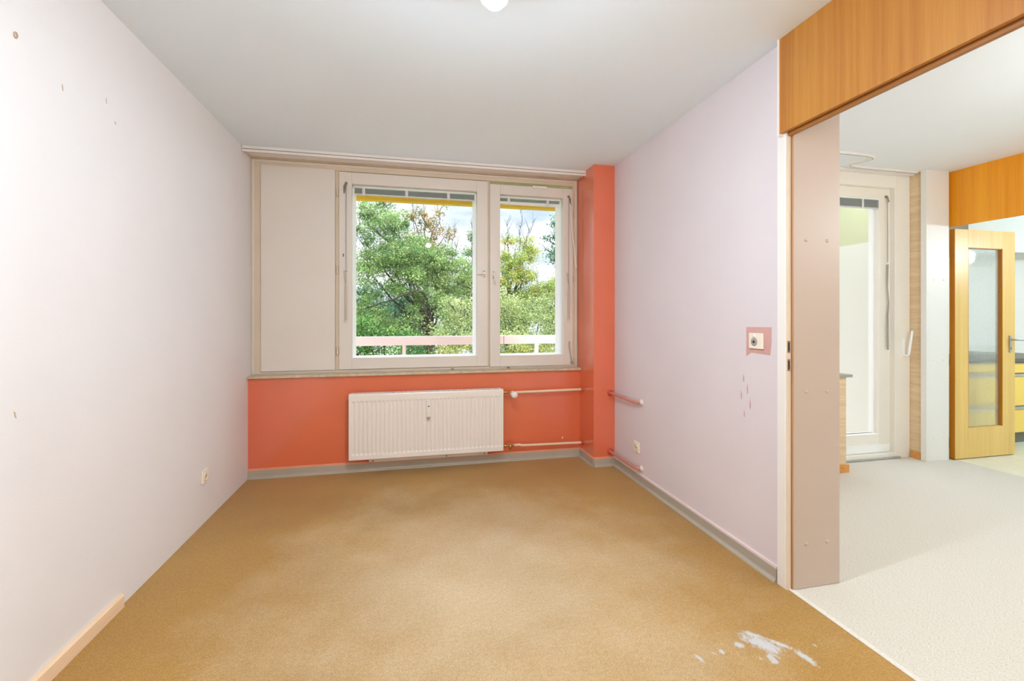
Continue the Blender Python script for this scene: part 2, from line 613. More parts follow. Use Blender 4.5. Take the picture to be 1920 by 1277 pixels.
struct('ceiling_kitchen', MB().box(4.6, 8.15, -1.75, 4.0, ZC, 2.75), M['ceiling_living'], 'white kitchen ceiling above the yellow glazed door', 'ceiling')
wl = struct('wall_left', MB().box(LW - 0.15, LW, -1.75, 4.0, 0, ZC), M['wall_blush'], 'pale pink wall with small scuffs', 'wall')
struct('wall_rear', MB().box(LW - 0.15, 8.15, -1.75, -1.6, 0, ZC), M['unseen_wall'], 'taupe rear wall behind the viewpoint', 'wall')
wr = struct('wall_right', MB().box(RW, 1.95, 1.745, 4.0, 0, ZC), M['wall_pink'], 'pale pink wall between red column and wood header', 'wall')
struct('wall_side', MB().box(RW, 1.95, -1.6, -0.9, 0, ZC), M['unseen_wall'], 'short taupe wall at the far side of the wide opening', 'wall')
struct('wall_back', MB().box(LW, 1.49, BW, 4.0, 0, 0.765), M['red'], 'terracotta red wall below the window sill', 'wall')
struct('column', MB().box(1.49, RW, 3.53, 4.0, 0, ZC), M['red'], 'terracotta red square column in the room corner', 'column')
struct('lintel', MB().box(LW, 1.49, 3.87, 4.0, 2.47, ZC), M['frame_beige'], 'narrow beige strip of wall between window top and ceiling', 'lintel')

MB().prism([(1.318, 0.176), (1.326, 0.18), (1.330, 0.170), (1.327, 0.158), (1.320, 0.162)], 'Y', BW - 0.001, BW + 0.0008).build('wall_chip', M['plastic_cream'], bpy.data.objects['wall_back'])

# skirting of the bedroom: vertical band with a toe, salmon lip on top
SK = [(0.0, 0.0), (0.024, 0.0), (0.022, 0.007), (0.014, 0.013), (0.011, 0.02), (0.009, 0.062), (0.0, 0.064)]


def skirting(name, path, lipmat, label):
    """path of floor points (x,y); profile grows to the left side of the walking direction"""
    def sweep(prof):
        mb = MB()
        pts = [Vector((p[0], p[1], 0)) for p in path]
        rings = []
        for i, p in enumerate(pts):
            n1 = n2 = None
            if i > 0:
                d = (pts[i] - pts[i - 1]).normalized()
                n1 = Vector((-d.y, d.x, 0))
            if i < len(pts) - 1:
                d = (pts[i + 1] - pts[i]).normalized()
                n2 = Vector((-d.y, d.x, 0))
            if n1 is None:
                nn = n2
            elif n2 is None:
                nn = n1
            else:
                nn = (n1 + n2) / (1 + n1.dot(n2))
            rings.append([p + nn * a + Vector((0, 0, h)) for a, h in prof])
        k = len(prof)
        vs_ = [q for g in rings for q in g]
        fs = []
        for i in range(len(rings) - 1):
            for j in range(k):
                a, b_ = i * k + j, i * k + (j + 1) % k
                fs.append((a, b_, b_ + k, a + k))
        fs.append(tuple(range(k)))
        fs.append(tuple(reversed(range((len(rings) - 1) * k, len(rings) * k))))
        return mb.add(vs_, fs)
    o = sweep(SK).build(name, M['skirt'], None, 0, label, 'baseboard', None, 'structure')
    sweep([(0, 0.064), (0.009, 0.062), (0.008, 0.073), (0.0, 0.076)]).build('lip', lipmat, o)
    return o


skirting('baseboard_back', [(1.49, 3.53), (1.49, BW), (LW, BW)], M['skirt_lip'], 'grey beige skirting along the terracotta window wall')
skirting('baseboard_column', [(RW, 3.53), (1.49, 3.53)], M['skirt_lip'], 'short grey beige skirting across the front of the red column')
skirting('baseboard_right', [(RW, 1.80), (RW, 3.53)], M['skirt_pinklip'], 'grey skirting along the pale pink wall with two sockets')

# remaining piece of beech skirting on the left wall
sb = MB().prism([(LW, 0.0), (LW + 0.016, 0.0), (LW + 0.016, 0.05), (LW + 0.010, 0.058), (LW, 0.058)], 'Y', -1.5, 2.262)
sb.build('skirting_board', M['beech'], None, 0.001, 'pale beech skirting piece ending abruptly on the pink wall', 'skirting board')

# scuffs and nicks on the left wall
for i, (y, z, w_, h_) in enumerate([(1.93, 2.05, 0.003, 0.011), (2.169, 2.114, 0.003, 0.011), (2.228, 2.048, 0.0045, 0.006), (1.73, 0.93, 0.0045, 0.012)]):
    MB().prism([(y - w_, z + h_), (y + w_ * 0.2, z + h_ * 0.6), (y + w_, z - h_), (y - w_ * 0.2, z - h_ * 0.5)], 'X', LW - 0.001, LW + 0.0012).build('wall_nick', M['nick'], wl)
hk = []
for k in range(13):
    a = 2 * math.pi * k / 12
    hk.append((LW + 0.003, 1.73 + 0.006 * math.cos(a), 2.116 + 0.009 * math.sin(a)))
MB().tube(hk, 0.0018, 6).build('wall_plug', M['nick'], wl)

# paint patch and scrapes on the right wall
pp = [(2.004, 1.186), (1.838, 1.188), (1.838, 1.12), (1.846, 1.054), (1.91, 1.056), (1.97, 1.058), (2.004, 1.036)]
MB().prism(pp, 'X', RW - 0.0008, RW + 0.001).build('paint_patch', M['patch'], wr, label='dusty rose paint patch around the wall socket')
for (y, z, h_) in [(2.023, 0.925, 0.02), (1.996, 0.872, 0.026), (2.039, 0.836, 0.024), (1.977, 0.800, 0.026), (2.018, 0.742, 0.018)]:
    MB().prism([(y + 0.001, z + h_), (y - 0.004, z), (y - 0.003, z - h_), (y + 0.003, z - h_), (y + 0.004, z)], 'X', RW - 0.0009, RW + 0.001).build('paint_scrape', M['drip'], wr)

# ------------------------------------------------------------------ opening in the right wall: corner trim, jamb, lining panel, wood header
t1 = struct('trim_1', MB().box(1.665, 1.690, 1.743, 1.792, 0, ZC), M['trim_white'], 'white corner trim at the wall end by the opening', 'trim', 0.0015)
MB().box(1.667, 1.6895, 1.739, 1.744, 0, 2.06).build('jamb_strip', M['jamb'], t1)
for z0, z1 in ((1.075, 1.128), (0.992, 1.045)):
    MB().box(1.671, 1.684, 1.7375, 1.7395, z0, z1).build('strike_plate', M['bronze'], t1)
    MB().box(1.674, 1.681, 1.7368, 1.738, z0 + 0.008, z1 - 0.008).build('strike_slot', M['dark'], t1)
t2 = struct('trim_2', MB().box(1.697, 1.951, 1.731, 1.745, 0.002, ZC), M['panel_cream'], 'cream lining panel on the wall end of the opening', 'panel', 0.001)
MB().box(1.6935, 1.697, 1.731, 1.745, 0.002, ZC).build('edge_band', M['panel_edge'], t2)
for z in (0.202, 0.895, 1.587, 2.28):
    for x in (1.764, 1.880):
        MB().lathe((x, 1.7312, z), (0, -1, 0), [(0.0, 0.0085), (0.002, 0.0082), (0.0035, 0.006), (0.0042, 0.0)], 16).build('screw_cap', M['panel_cream'], t2)
t3 = struct('trim_3', MB().box(1.645, 1.664, -0.95, 1.760, 2.070, ZC), M['wood_header'], 'orange veneered wood header above the wide opening', 'header', 0.001)
MB().box(1.664, 1.674, -0.95, 1.742, 2.078, ZC).build('groove', M['wood_groove'], t3)
MB().box(1.674, 1.692, -0.95, 1.742, 2.055, ZC).build('inner_board', M['wood_edge'], t3, 0.002)
MB().box(1.640, 1.668, 1.757, 1.765, 2.06, ZC).build('end_strip', M['trim_white'], t3)

# ------------------------------------------------------------------ bedroom window
YF, YD = 3.90, 4.0
w1 = struct('window_1', MB().frame(-1.2, 1.488, 0.783, 2.47, 0.072, 0.049, 0.030, 0.052, YF, YD), M['frame_beige'],
            'wide two-sash window with a blind panel beside it', 'window', 0.002)
MB().box(-0.579, -0.548, YF + 0.002, YD, 0.813, 2.418).box(0.660, 0.683, YF + 0.002, YD, 0.813, 2.418).build('mullion', M['frame_beige'], w1, 0.002)
MB().frame(-1.188, 1.478, 0.795, 2.464, 0.014, 0.012, 0.010, 0.014, YF - 0.007, YF).build('outer_bead', M['frame'], w1, 0.003)
MB().box(-1.126, -0.580, 3.884, 3.95, 0.811, 2.424).build('infill_panel', M['frame'], w1, 0.004)
MB().prism([(-0.522, 1.722), (-0.512, 1.724), (-0.511, 1.748), (-0.520, 1.75)], 'Y', 3.8792, 3.881).build('sticker', M['sticker'], w1)
# sill
MB().box(-1.199, 1.489, 3.808, YF + 0.02, 0.766, 0.786).build('window_sill', M['sill'], w1, 0.003)
for x in (0.36, 0.845):
    MB().box(x - 0.012, x + 0.012, 3.888, 3.902, 0.792, 0.800).tube([(x, 3.888, 0.796), (x, 3.88, 0.796)], 0.004, 8).build('catch', M['bronze'], w1)


def sash(x0, x1, z0, z1, gx0, gx1, gz0, gz1):
    o = MB().frame(x0, x1, z0, z1, gx0 - x0, x1 - gx1, gz0 - z0, z1 - gz1, 3.880, 3.932).build('sash', M['frame'], w1, 0.003)
    MB().frame(x0 + 0.035, x1 - 0.035, z0 + 0.035, z1 - 0.035, gx0 - x0 - 0.035 - 0.008, x1 - gx1 - 0.035 - 0.008, gz0 - z0 - 0.035 - 0.008, z1 - gz1 - 0.035 - 0.004, 3.972, 4.035).build('outer_sash', M['frame_white'], o, 0.003)
    MB().box(gx0 - 0.006, gx1 + 0.006, 3.912, 3.916, gz0 - 0.006, gz1 + 0.006).build('pane', M['glass'], o)
    MB().box(gx0 - 0.006, gx1 + 0.006, 3.979, 3.983, gz0 - 0.006, gz1 + 0.006).build('pane', M['glass'], o)
    rv = MB()
    rv.prism([(gx0 - 0.004, 3.984), (gx0 + 0.014, 4.075), (gx0 - 0.03, 4.075), (gx0 - 0.03, 3.984)], 'Z', gz0 - 0.03, gz1 + 0.03)
    rv.prism([(gx1 + 0.004, 3.984), (gx1 + 0.03, 3.984), (gx1 + 0.03, 4.075), (gx1 - 0.014, 4.075)], 'Z', gz0 - 0.03, gz1 + 0.03)
    rv.prism([(3.984, gz0 - 0.004), (3.984, gz0 - 0.03), (4.075, gz0 - 0.03), (4.075, gz0 + 0.004)], 'X', gx0 - 0.004, gx1 + 0.004)
    rv.build('reveal', M['frame_white'], o)
    return o


s1 = sash(-0.550, 0.662, 0.815, 2.408, -0.452, 0.569, 0.905, 2.315)
s2 = sash(0.681, 1.439, 0.807, 2.386, 0.771, 1.347, 0.902, 2.303)


def window_handle(x, z, horiz, parent):
    MB().box(x - 0.017, x + 0.017, 3.873, 3.881, z - 0.032, z + 0.036).build('handle_plate', M['frame'], parent, 0.004)
    m = MB()
    m.lathe((x, 3.874, z), (0, -1, 0), [(0, 0.009), (0.03, 0.009), (0.034, 0.007), (0.034, 0)], 14)
    if horiz:
        m.tube([(x, 3.846, z), (x - 0.02, 3.842, z), (x - 0.065, 3.840, z - 0.001), (x - 0.076, 3.843, z)], [0.007, 0.0062, 0.0056, 0.004], 10)
    else:
        m.tube([(x, 3.846, z), (x + 0.003, 3.842, z - 0.02), (x + 0.012, 3.840, z - 0.074), (x + 0.013, 3.843, z - 0.085)], [0.007, 0.0062, 0.0056, 0.004], 10)
    m.build('handle', M['rail_white'], parent)
    for dz in (-0.022, 0.024):
        MB().lathe((x, 3.8735, z + dz), (0, -1, 0), [(0, 0.005), (0.0015, 0.005), (0.002, 0)], 10).build('screw', M['bronze'], parent)


window_handle(0.630, 1.607, True, s1)
window_handle(0.712, 1.602, False, s2)
for z in (2.235, 1.62, 0.965):
    MB().tube([(-0.562, 3.888, z - 0.03), (-0.562, 3.888, z + 0.03)], 0.008, 12).build('hinge', M['frame_beige'], s1)
for z in (2.16, 1.58, 0.83):
    MB().tube([(1.452, 3.888, z - 0.03), (1.452, 3.888, z + 0.03)], 0.007, 12).build('hinge', M['frame_beige'], s2)
# top stay strip and bottom stay arm of the right sash
MB().box(1.06, 1.19, 3.868, 3.882, 2.372, 2.392).box(1.19, 1.43, 3.874, 3.882, 2.374, 2.380).build('stay_arm', M['rail_white'], s2, 0.001)
MB().tube([(1.400, 3.872, 1.02), (1.398, 3.868, 0.97), (1.410, 3.868, 0.90), (1.422, 3.87, 0.835)], [0.005, 0.006, 0.004, 0.006], 8).lathe((1.424, 3.88, 0.83), (0, -1, 0), [(0, 0.014), (0.012, 0.013), (0.014, 0)], 14).build('stay_catch', M['plastic_grey'], s2)


def blind(name, x0, x1, ztop, tapes, label, y0=3.940, y1=3.968, light_first=True, drop=0.075, rod=None, wand=None):
    e = thing(name, ((x0 + x1) / 2, (y0 + y1) / 2, ztop - drop), label, 'blind', 'raised venetian blinds in the glazing')
    MB().box(x0, x1, y0, y1, ztop - 0.022, ztop).build('head_rail', M['blind_light'], e, 0.002)
    sl = MB()
    n_ = int((drop - 0.036) / 0.0035)
    for k in range(n_):
        z = ztop - 0.026 - k * 0.0035
        sl.prism([(y0 + 0.001, z - 0.001), ((y0 + y1) / 2, z + 0.001), (y1 - 0.001, z - 0.001), (y1 - 0.001, z - 0.0016), ((y0 + y1) / 2, z + 0.0004), (y0 + 0.001, z - 0.0016)], 'X', x0 + 0.006, x1 - 0.006)
    sl.build('slat_stack', M['blind_grey'], e)
    MB().box(x0 + 0.006, x1 - 0.006, y0 + 0.002, y1 - 0.002, ztop - drop - (0 if light_first else 0.014), ztop - drop + 0.009).build('bottom_rail', M['blind_grey'] if light_first else M['blind_light'], e, 0.002)
    for x in tapes:
        MB().box(x - 0.012, x + 0.012, y0 - 0.002, y0, ztop - drop - 0.004, ztop - 0.022).tube([(x + 0.002, y0 - 0.001, ztop - drop), (x + 0.004, y0 - 0.001, ztop - drop - 0.016)], 0.0015, 6).build('ladder_tape', M['cord'], e)
    return e


b1 = blind('venetian_blind', -0.445, 0.562, 2.322, (-0.365, -0.02, 0.33), 'raised grey venetian blind inside the wider window sash')
b2 = blind('venetian_blind', 0.776, 1.340, 2.310, (0.86, 1.22), 'raised grey venetian blind inside the narrow window sash', light_first=False, drop=0.060)


def crank(x, ztop, zgrip, zbot, parent, side):
    MB().lathe((x, 3.880, ztop), (0, -1, 0), [(0, 0.010), (0.012, 0.009), (0.015, 0.004), (0.015, 0)], 12).tube([(x, 3.868, ztop), (x + 0.012 * side, 3.866, ztop - 0.03), (x + 0.016 * side, 3.866, ztop - 0.085)], [0.006, 0.009, 0.004], 8).build('crank_bracket', M['bronze'], parent)
    MB().tube([(x, 3.868, ztop), (x - 0.001, 3.866, zgrip)], 0.0028, 8).build('crank_rod', M['plastic_grey'], parent)
    MB().tube([(x - 0.001, 3.866, zgrip), (x - 0.002, 3.866, zgrip - 0.01), (x - 0.002, 3.866, zbot)], [0.004, 0.0075, 0.0075], 10).tube([(x - 0.018, 3.874, zgrip + 0.11), (x - 0.006, 3.866, zgrip + 0.01)], 0.003, 6).build('crank_grip', M['grip'], parent)
    for zz in (zbot - 0.006, zgrip + 0.115):
        MB().box(x - 0.016, x + 0.012, 3.868, 3.882, zz - 0.008, zz + 0.008).build('rod_clip', M['frame'], parent, 0.002)


crank(-0.493, 2.315, 1.50, 1.21, b1, -1)
crank(1.394, 2.318, 1.52, 1.215, b2, 1)
MB().tube([(1.404, 3.862, 2.25), (1.425, 3.858, 2.0), (1.452, 3.852, 1.74), (1.458, 3.852, 1.68)], [0.004, 0.005, 0.005, 0.009], 10).build('wand', M['rail_white'], b2)

# ------------------------------------------------------------------ curtain rail box on the ceiling above the window
r1 = thing('curtain_rail', (0.14, 3.77, 2.46), 'white double curtain rail box across the top of the window wall', 'curtain rail')
MB().box(-1.196, 1.492, 3.702, 3.716, 2.456, ZC).box(-1.196, 1.488, 3.716, 3.868, 2.476, ZC).build('rail_board', M['rail_white'], r1, 0.002)
MB().box(-1.190, 1.486, 3.722, 3.745, 2.466, 2.476).box(-1.190, 1.486, 3.757, 3.780, 2.466, 2.476).build('track', M['rail_white'], r1, 0.001)
MB().box(-1.192, 1.486, 3.7452, 3.7568, 2.4745, 2.4765).box(-1.192, 1.486, 3.700, 3.7022, 2.474, 2.478).build('track_groove', M['rail_groove'], r1)

# ------------------------------------------------------------------ radiator
RX0, RX1, RZ0, RZ1, RY0, RY1 = -0.455, 0.765, 0.126, 0.637, 3.715, 3.795
rad = thing('radiator', ((RX0 + RX1) / 2, 3.76, RZ0), 'white ribbed panel radiator mounted on the terracotta wall', 'radiator')


def ribbed(x0, x1, z0, z1, y, n_, depth, into):
    mb = MB()
    pitch = (x1 - x0 - 0.03) / n_
    xs = [(x0, 0), (x0 + 0.015, 0)]
    for k in range(n_):
        a = x0 + 0.015 + k * pitch
        for q, d in ((0.10, 0), (0.22, 0.75), (0.30, 1), (0.70, 1), (0.78, 0.75), (0.90, 0)):
            xs.append((a + q * pitch, d))
    xs += [(x1 - 0.015, 0), (x1, 0)]
    zs = [(z0, 0), (z0 + 0.034, 0), (z0 + 0.040, 0.5), (z0 + 0.048, 1), (z1 - 0.058, 1), (z1 - 0.050, 0.5), (z1 - 0.044, 0), (z1, 0)]
    vs_ = [(x, y + into * depth * dx * dz, z) for (z, dz) in zs for (x, dx) in xs]
    w_ = len(xs)
    fs = [(j * w_ + i, j * w_ + i + 1, (j + 1) * w_ + i + 1, (j + 1) * w_ + i) for j in range(len(zs) - 1) for i in range(w_ - 1)]
    mb.add(vs_, fs)
    return mb


fp = ribbed(RX0, RX1, RZ0, RZ1 - 0.010, RY0, 37, 0.0055, 1)
fp.box(RX0, RX1, RY0 + 0.0005, RY0 + 0.02, RZ0, RZ0 + 0.004)
fp.build('front_panel', M['white_metal'], rad)
for x0 in (RX0, RX1 - 0.012):
    MB().box(x0, x0 + 0.012, RY0 + 0.001, RY1, RZ0 + 0.01, RZ1 - 0.002).build('side_cover', M['white_metal'], rad, 0.004)
gr = MB()
gr.prism([(RY0, RZ1 - 0.010), (RY0 + 0.003, RZ1 - 0.002), (RY0 + 0.008, RZ1), (RY0 + 0.016, RZ1), (RY0 + 0.016, RZ1 - 0.010)], 'X', RX0, RX1)
gr.box(RX0 + 0.012, RX1 - 0.012, RY1 - 0.010, RY1, RZ1 - 0.012, RZ1)
k = RX0 + 0.02
while k < RX1 - 0.03:
    gr.box(k, k + 0.011, RY0 + 0.016, RY1 - 0.010, RZ1 - 0.006, RZ1 - 0.001)
    k += 0.022
gr.build('top_grille', M['white_metal'], rad)
MB().box(RX0 + 0.02, RX1 - 0.02, RY1 - 0.012, RY1, RZ0 + 0.03, RZ1 - 0.02).build('rear_panel', M['white_metal'], rad)
MB().box(-0.312, 0.645, RY1 - 0.004, RY1 + 0.008, 0.080, RZ0 + 0.09).build('mounting_strip', M['white_metal'], rad, 0.001)
for x in (-0.28, 0.30, 0.62):
    MB().lathe((x, RY1 - 0.004, 0.090), (0, -1, 0), [(0, 0.006), (0.002, 0.006), (0.003, 0)], 10).build('strip_screw', M['bronze'], rad)
for x0 in (-0.2, 0.45):
    MB().box(x0, x0 + 0.03, RY1, BW, 0.2, 0.5).build('wall_bracket', M['white_metal'], rad)
MB().lathe((RX0 + 0.006, 3.755, 0.60), (-1, 0, 0), [(0, 0.011), (0.012, 0.011), (0.014, 0.008), (0.014, 0)], 14).build('bleed_plug', M['steel'], rad)
# heat cost meter on the front
hm = MB().box(0.136, 0.166, RY0 - 0.018, RY0 + 0.006, 0.438, 0.575).build('heat_meter', M['plastic_white'], rad, 0.004)
MB().box(0.1465, 0.1585, RY0 - 0.0188, RY0 - 0.0175, 0.520, 0.5285).build('meter_window', M['dark'], hm)
MB().box(0.137, 0.165, RY0 - 0.017, RY0 + 0.004, 0.420, 0.4375).build('meter_foot', M['plastic_grey'], hm, 0.005)
MB().lathe((0.151, RY0 - 0.018, 0.463), (0, -1, 0), [(0, 0.003), (0.0006, 0)], 8).build('meter_mark', M['plastic_grey'], hm)
# valve at the right end
vz = 0.597
vb = MB().tube([(RX1, 3.765, vz + 0.006), (RX1 + 0.022, 3.765, vz + 0.006)], 0.009, 14).tube([(RX1 + 0.022, 3.765, vz + 0.006), (RX1 + 0.042, 3.765, vz + 0.006)], 0.013, 6).tube([(RX1 + 0.042, 3.765, vz + 0.006), (RX1 + 0.115, 3.775, vz)], [0.0085, 0.011], 14)
vb.build('valve_body', M['brass'], rad)
vh = MB().lathe((0.848, 3.772, vz - 0.002), (0, -1, 0), [(0, 0.014), (0.03, 0.016), (0.034, 0.024), (0.09, 0.027), (0.115, 0.0265), (0.122, 0.022), (0.124, 0.0)], 22)
vh.build('thermostat_head', M['plastic_white'], rad)
vz2 = 0.145
MB().tube([(RX1, 3.765, vz2 + 0.006), (RX1 + 0.018, 3.765, vz2 + 0.006)], 0.007, 12).tube([(RX1 + 0.018, 3.765, vz2 + 0.006), (RX1 + 0.036, 3.765, vz2 + 0.006)], 0.012, 6).tube([(RX1 + 0.036, 3.765, vz2 + 0.004), (RX1 + 0.06, 3.768, vz2 + 0.004)], 0.008, 12).lathe((RX1 + 0.072, 3.770, vz2 + 0.004), (0, 0, -1), [(-0.012, 0.0), (-0.012, 0.013), (0.014, 0.013), (0.03, 0.010), (0.03, 0.0)], 14).tube([(RX1 + 0.085, 3.772, vz2 + 0.004), (RX1 + 0.105, 3.774, vz2 + 0.004)], 0.0115, 6).build('lower_valve', M['brass'], rad)

# ------------------------------------------------------------------ heating pipes


def rosette(center, axis, r, mat, parent):
    MB().lathe(center, axis, [(0, r), (0.004, r), (0.008, r * 0.8), (0.012, r * 0.62), (0.016, r * 0.6), (0.016, 0)], 20).build('rosette', mat, parent)


def arc(a, b, c, n_=8):
    a, b, c = Vector(a), Vector(b), Vector(c)
    return [a.lerp(b, t / n_).lerp(b.lerp(c, t / n_), t / n_) for t in range(n_ + 1)]


hp = thing('heating_pipe', (1.18, 3.775, 0.6), 'cream heating pipe from the thermostat valve to the red column', 'pipe')
MB().tube([(0.88, 3.775, vz), (0.92, 3.777, vz), (1.489, 3.777, 0.602)], 0.0105, 16).build('tube', M['pipe'], hp)
rosette((1.4895, 3.777, 0.602), (-1, 0, 0), 0.024, M['rosette_red'], hp)
hp = thing('heating_pipe', (1.18, 3.775, 0.14), 'cream heating pipe just above the skirting below the window', 'pipe')
MB().tube([(0.868, 3.773, 0.149), (0.915, 3.775, 0.150), (0.945, 3.777, 0.142), (1.489, 3.777, 0.134)], [0.0095, 0.0105, 0.0105, 0.0105], 16).build('tube', M['pipe'], hp)
rosette((1.4895, 3.777, 0.134), (-1, 0, 0), 0.024, M['rosette_red'], hp)


def pipe_right(z, zr, label):
    h = thing('heating_pipe', (1.64, 3.3, z), label, 'pipe')
    yb = 3.075
    pts = [(1.635, 3.529, z), (1.635, yb + 0.09, z)] + arc((1.635, yb + 0.09, z), (1.632, yb, z), (1.676, yb, z))[1:]
    MB().tube(pts, 0.0115, 16).build('tube', M['pipe_red'], h)
    rosette((1.635, 3.5295, z), (0, -1, 0), 0.026, M['rosette_red'], h)
    rosette((1.6765, yb, z), (-1, 0, 0), 0.024, M['skirt_pinklip'], h)


pipe_right(0.605, 0.6, 'rose painted pipe from the red column bending into the pink wall, upper of two')
pipe_right(0.118, 0.1, 'rose painted pipe bending into the pink wall just above the skirting')

# ------------------------------------------------------------------ sockets


def socket(loc, side, label, w_=0.08, h_=0.08, kind='power'):
    """side +1: on the left wall facing +X; -1: on the right wall facing -X"""
    s = thing('wall_socket', loc, label, 'socket')
    x, y, z = loc
    th = 0.011 * side
    MB().box(x, x + th, y - w_ / 2, y + w_ / 2, z - h_ / 2, z + h_ / 2).build('cover_plate', M['plastic_cream'], s, 0.004, seg=3)
    if kind == 'power':
        MB().lathe((x + th, y, z), (side, 0, 0), [(0.0, 0.027), (0.004, 0.027), (0.004, 0.0225), (-0.006, 0.020), (-0.0062, 0.0)], 24).build('socket_ring', M['plastic_cream'], s)
        MB().lathe((x + th * 0.99, y, z), (side, 0, 0), [(0.0005, 0.021), (0.0008, 0.0)], 24).build('socket_well', M['socket_inner'], s)
        for dy in (-0.0095, 0.0095):
            MB().lathe((x + th, y + dy, z), (side, 0, 0), [(0.0, 0.0034), (0.0014, 0.0034), (0.0014, 0)], 10).build('contact_hole', M['dark'], s)
    else:
        MB().lathe((x + th, y + 0.008, z - 0.004), (side, 0, 0), [(0.0, 0.021), (0.0015, 0.021), (0.002, 0.018), (0.002, 0.0)], 24).build('insert_disc', M['plastic_grey'], s)
        MB().lathe((x + th, y + 0.008, z - 0.004), (side, 0, 0), [(0.001, 0.0065), (0.0035, 0.0065), (0.0035, 0)], 12).build('contact_hole', M['dark'], s)
        MB().lathe((x + th, y + 0.008, z + 0.025), (side, 0, 0), [(0.0, 0.008), (0.003, 0.007), (0.004, 0)], 12).build('screw_cap', M['plastic_white'], s)
    return s


socket((LW, 3.072, 0.284), 1, 'white power socket low on the scuffed pink wall')
socket((RW, 3.143, 0.259), -1, 'cream power socket low on the pink wall between the rose pipes')
socket((RW, 1.930, 1.118), -1, 'white wall socket on the dusty rose paint patch', 0.092, 0.078, 'aerial')

# ------------------------------------------------------------------ lamps


def led_bulb(loc, glow, label, r=0.034):
    x, y, z = loc
    e = thing('light_bulb', (x, y, z), label, 'light bulb')
    pr = [(0.0, r)] + [(r * math.sin(a), r * math.cos(a)) for a in [k_ * math.pi / 2 / 8 for k_ in range(1, 9)]]
    MB().lathe((x, y, z), (0, 0, -1), pr, 24).build('glowing_dome', glow, e)
    MB().lathe((x, y, z), (0, 0, 1), [(-0.006, r * 1.22), (0.004, r * 1.26), (0.012, r * 1.18), (0.04, r * 0.7), (0.06, 0.018), (0.06, 0.0)], 24).build('base', M['plastic_white'], e)  # unseen opaque collar, made wider than the dome to block upward light
    MB().lathe((x, y, z), (0, 0, 1), [(0.055, 0.0), (0.055, 0.021), (0.10, 0.021), (0.11, 0.008), (0.11, 0)], 18).build('lamp_holder', M['plastic_white'], e)
    MB().tube([(x, y, z + 0.10), (x, y, 2.499)], 0.003, 8).build('cable', M['plastic_white'], e)
    return e


led_bulb((0.266, 1.430, 2.252), M['bulb'], 'glowing bare bulb hanging from the ceiling at the upper edge of the photo')


def globe_pendant(loc, glow, label, r=0.075):
    x, y, z = loc
    e = thing('pendant_lamp', (x, y, z), label, 'pendant lamp')
    MB().lathe((x, y, z - r), (0, 0, 1), [(r - r * math.cos(a), r * math.sin(a)) for a in [k_ * math.pi / 12 for k_ in range(0, 12)]] + [(2 * r, 0.0)], 24).build('globe_shade', glow, e)
    MB().lathe((x, y, z + r * 0.97), (0, 0, 1), [(0.0, 0.02), (0.05, 0.02), (0.06, 0.006), (0.06, 0)], 18).build('lamp_holder', M['plastic_white'], e)
    MB().tube([(x, y, z + r), (x, y, 2.49)], 0.003, 8).build('cable', M['plastic_white'], e)
    MB().lathe((x, y, 2.5), (0, 0, -1), [(0.0, 0.045), (0.03, 0.04), (0.035, 0.0)], 18).build('ceiling_rose', M['plastic_white'], e)
    return e


globe_pendant((3.35, 0.7, 1.95), M['bulb_living'], 'glowing globe pendant in the living room')
globe_pendant((6.3, 1.7, 1.95), M['fill_kitchen'], 'added fill globe in the kitchen')  # unseen lamp added to light the kitchen
globe_pendant((1.42, -1.0, 1.95), M['fill_hall'], 'added fill globe behind the viewpoint')  # unseen lamp added as soft fill, kept out of the window reflection

# ------------------------------------------------------------------ living room end: parapet, balcony door, lining panel, header
YL = 3.17
pw = struct('wall_parapet', MB().box(1.95, 3.405, 2.965, 3.45, 0, 0.757), M['grass_paper'], 'grasscloth papered parapet beside the balcony door', 'wall')
MB().box(1.95, 3.448, 2.945, 3.30, 0.757, 0.779).build('parapet_sill', M['plastic_grey'], pw, 0.002)
bb = struct('baseboard_parapet', MB().box(1.951, 3.42, 2.950, 2.965, 0, 0.062), M['orange_skirt'], 'orange wooden skirting at the foot of the grasscloth parapet', 'baseboard', 0.001)
MB().lathe((3.355, 2.950, 0.036), (0, -1, 0), [(0, 0.004), (0.001, 0)], 8).build('nail', M['dark'], bb)
MB().box(3.405, 3.42, 2.965, 3.14, 0, 0.062).build('return', M['orange_skirt'], bb)
struct('wall_living', MB().box(4.33, 4.6, 3.067, 3.45, 0, ZC), M['grass_paper'], 'narrow grasscloth strip of wall beside the balcony door frame', 'wall')
struct('baseboard_living', MB().box(4.318, 4.33, 3.075, 3.15, 0, 0.06), M['orange_skirt'], 'short orange skirting between balcony door and white panel', 'baseboard')
# window of the living room above the parapet
w2 = struct('window_2', MB().frame(1.95, 3.30, 0.779, ZC - 0.01, 0.07, 0.05, 0.06, 0.13, YL, YL + 0.12), M['frame_door'], 'living room window above the grasscloth parapet', 'window', 0.002)
MB().frame(2.02, 3.25, 0.84, 2.36, 0.08, 0.08, 0.08, 0.08, YL + 0.02, YL + 0.10).build('sash', M['frame_door'], w2, 0.003)
MB().box(2.095, 3.175, YL + 0.05, YL + 0.056, 0.915, 2.285).build('pane', M['glass'], w2)
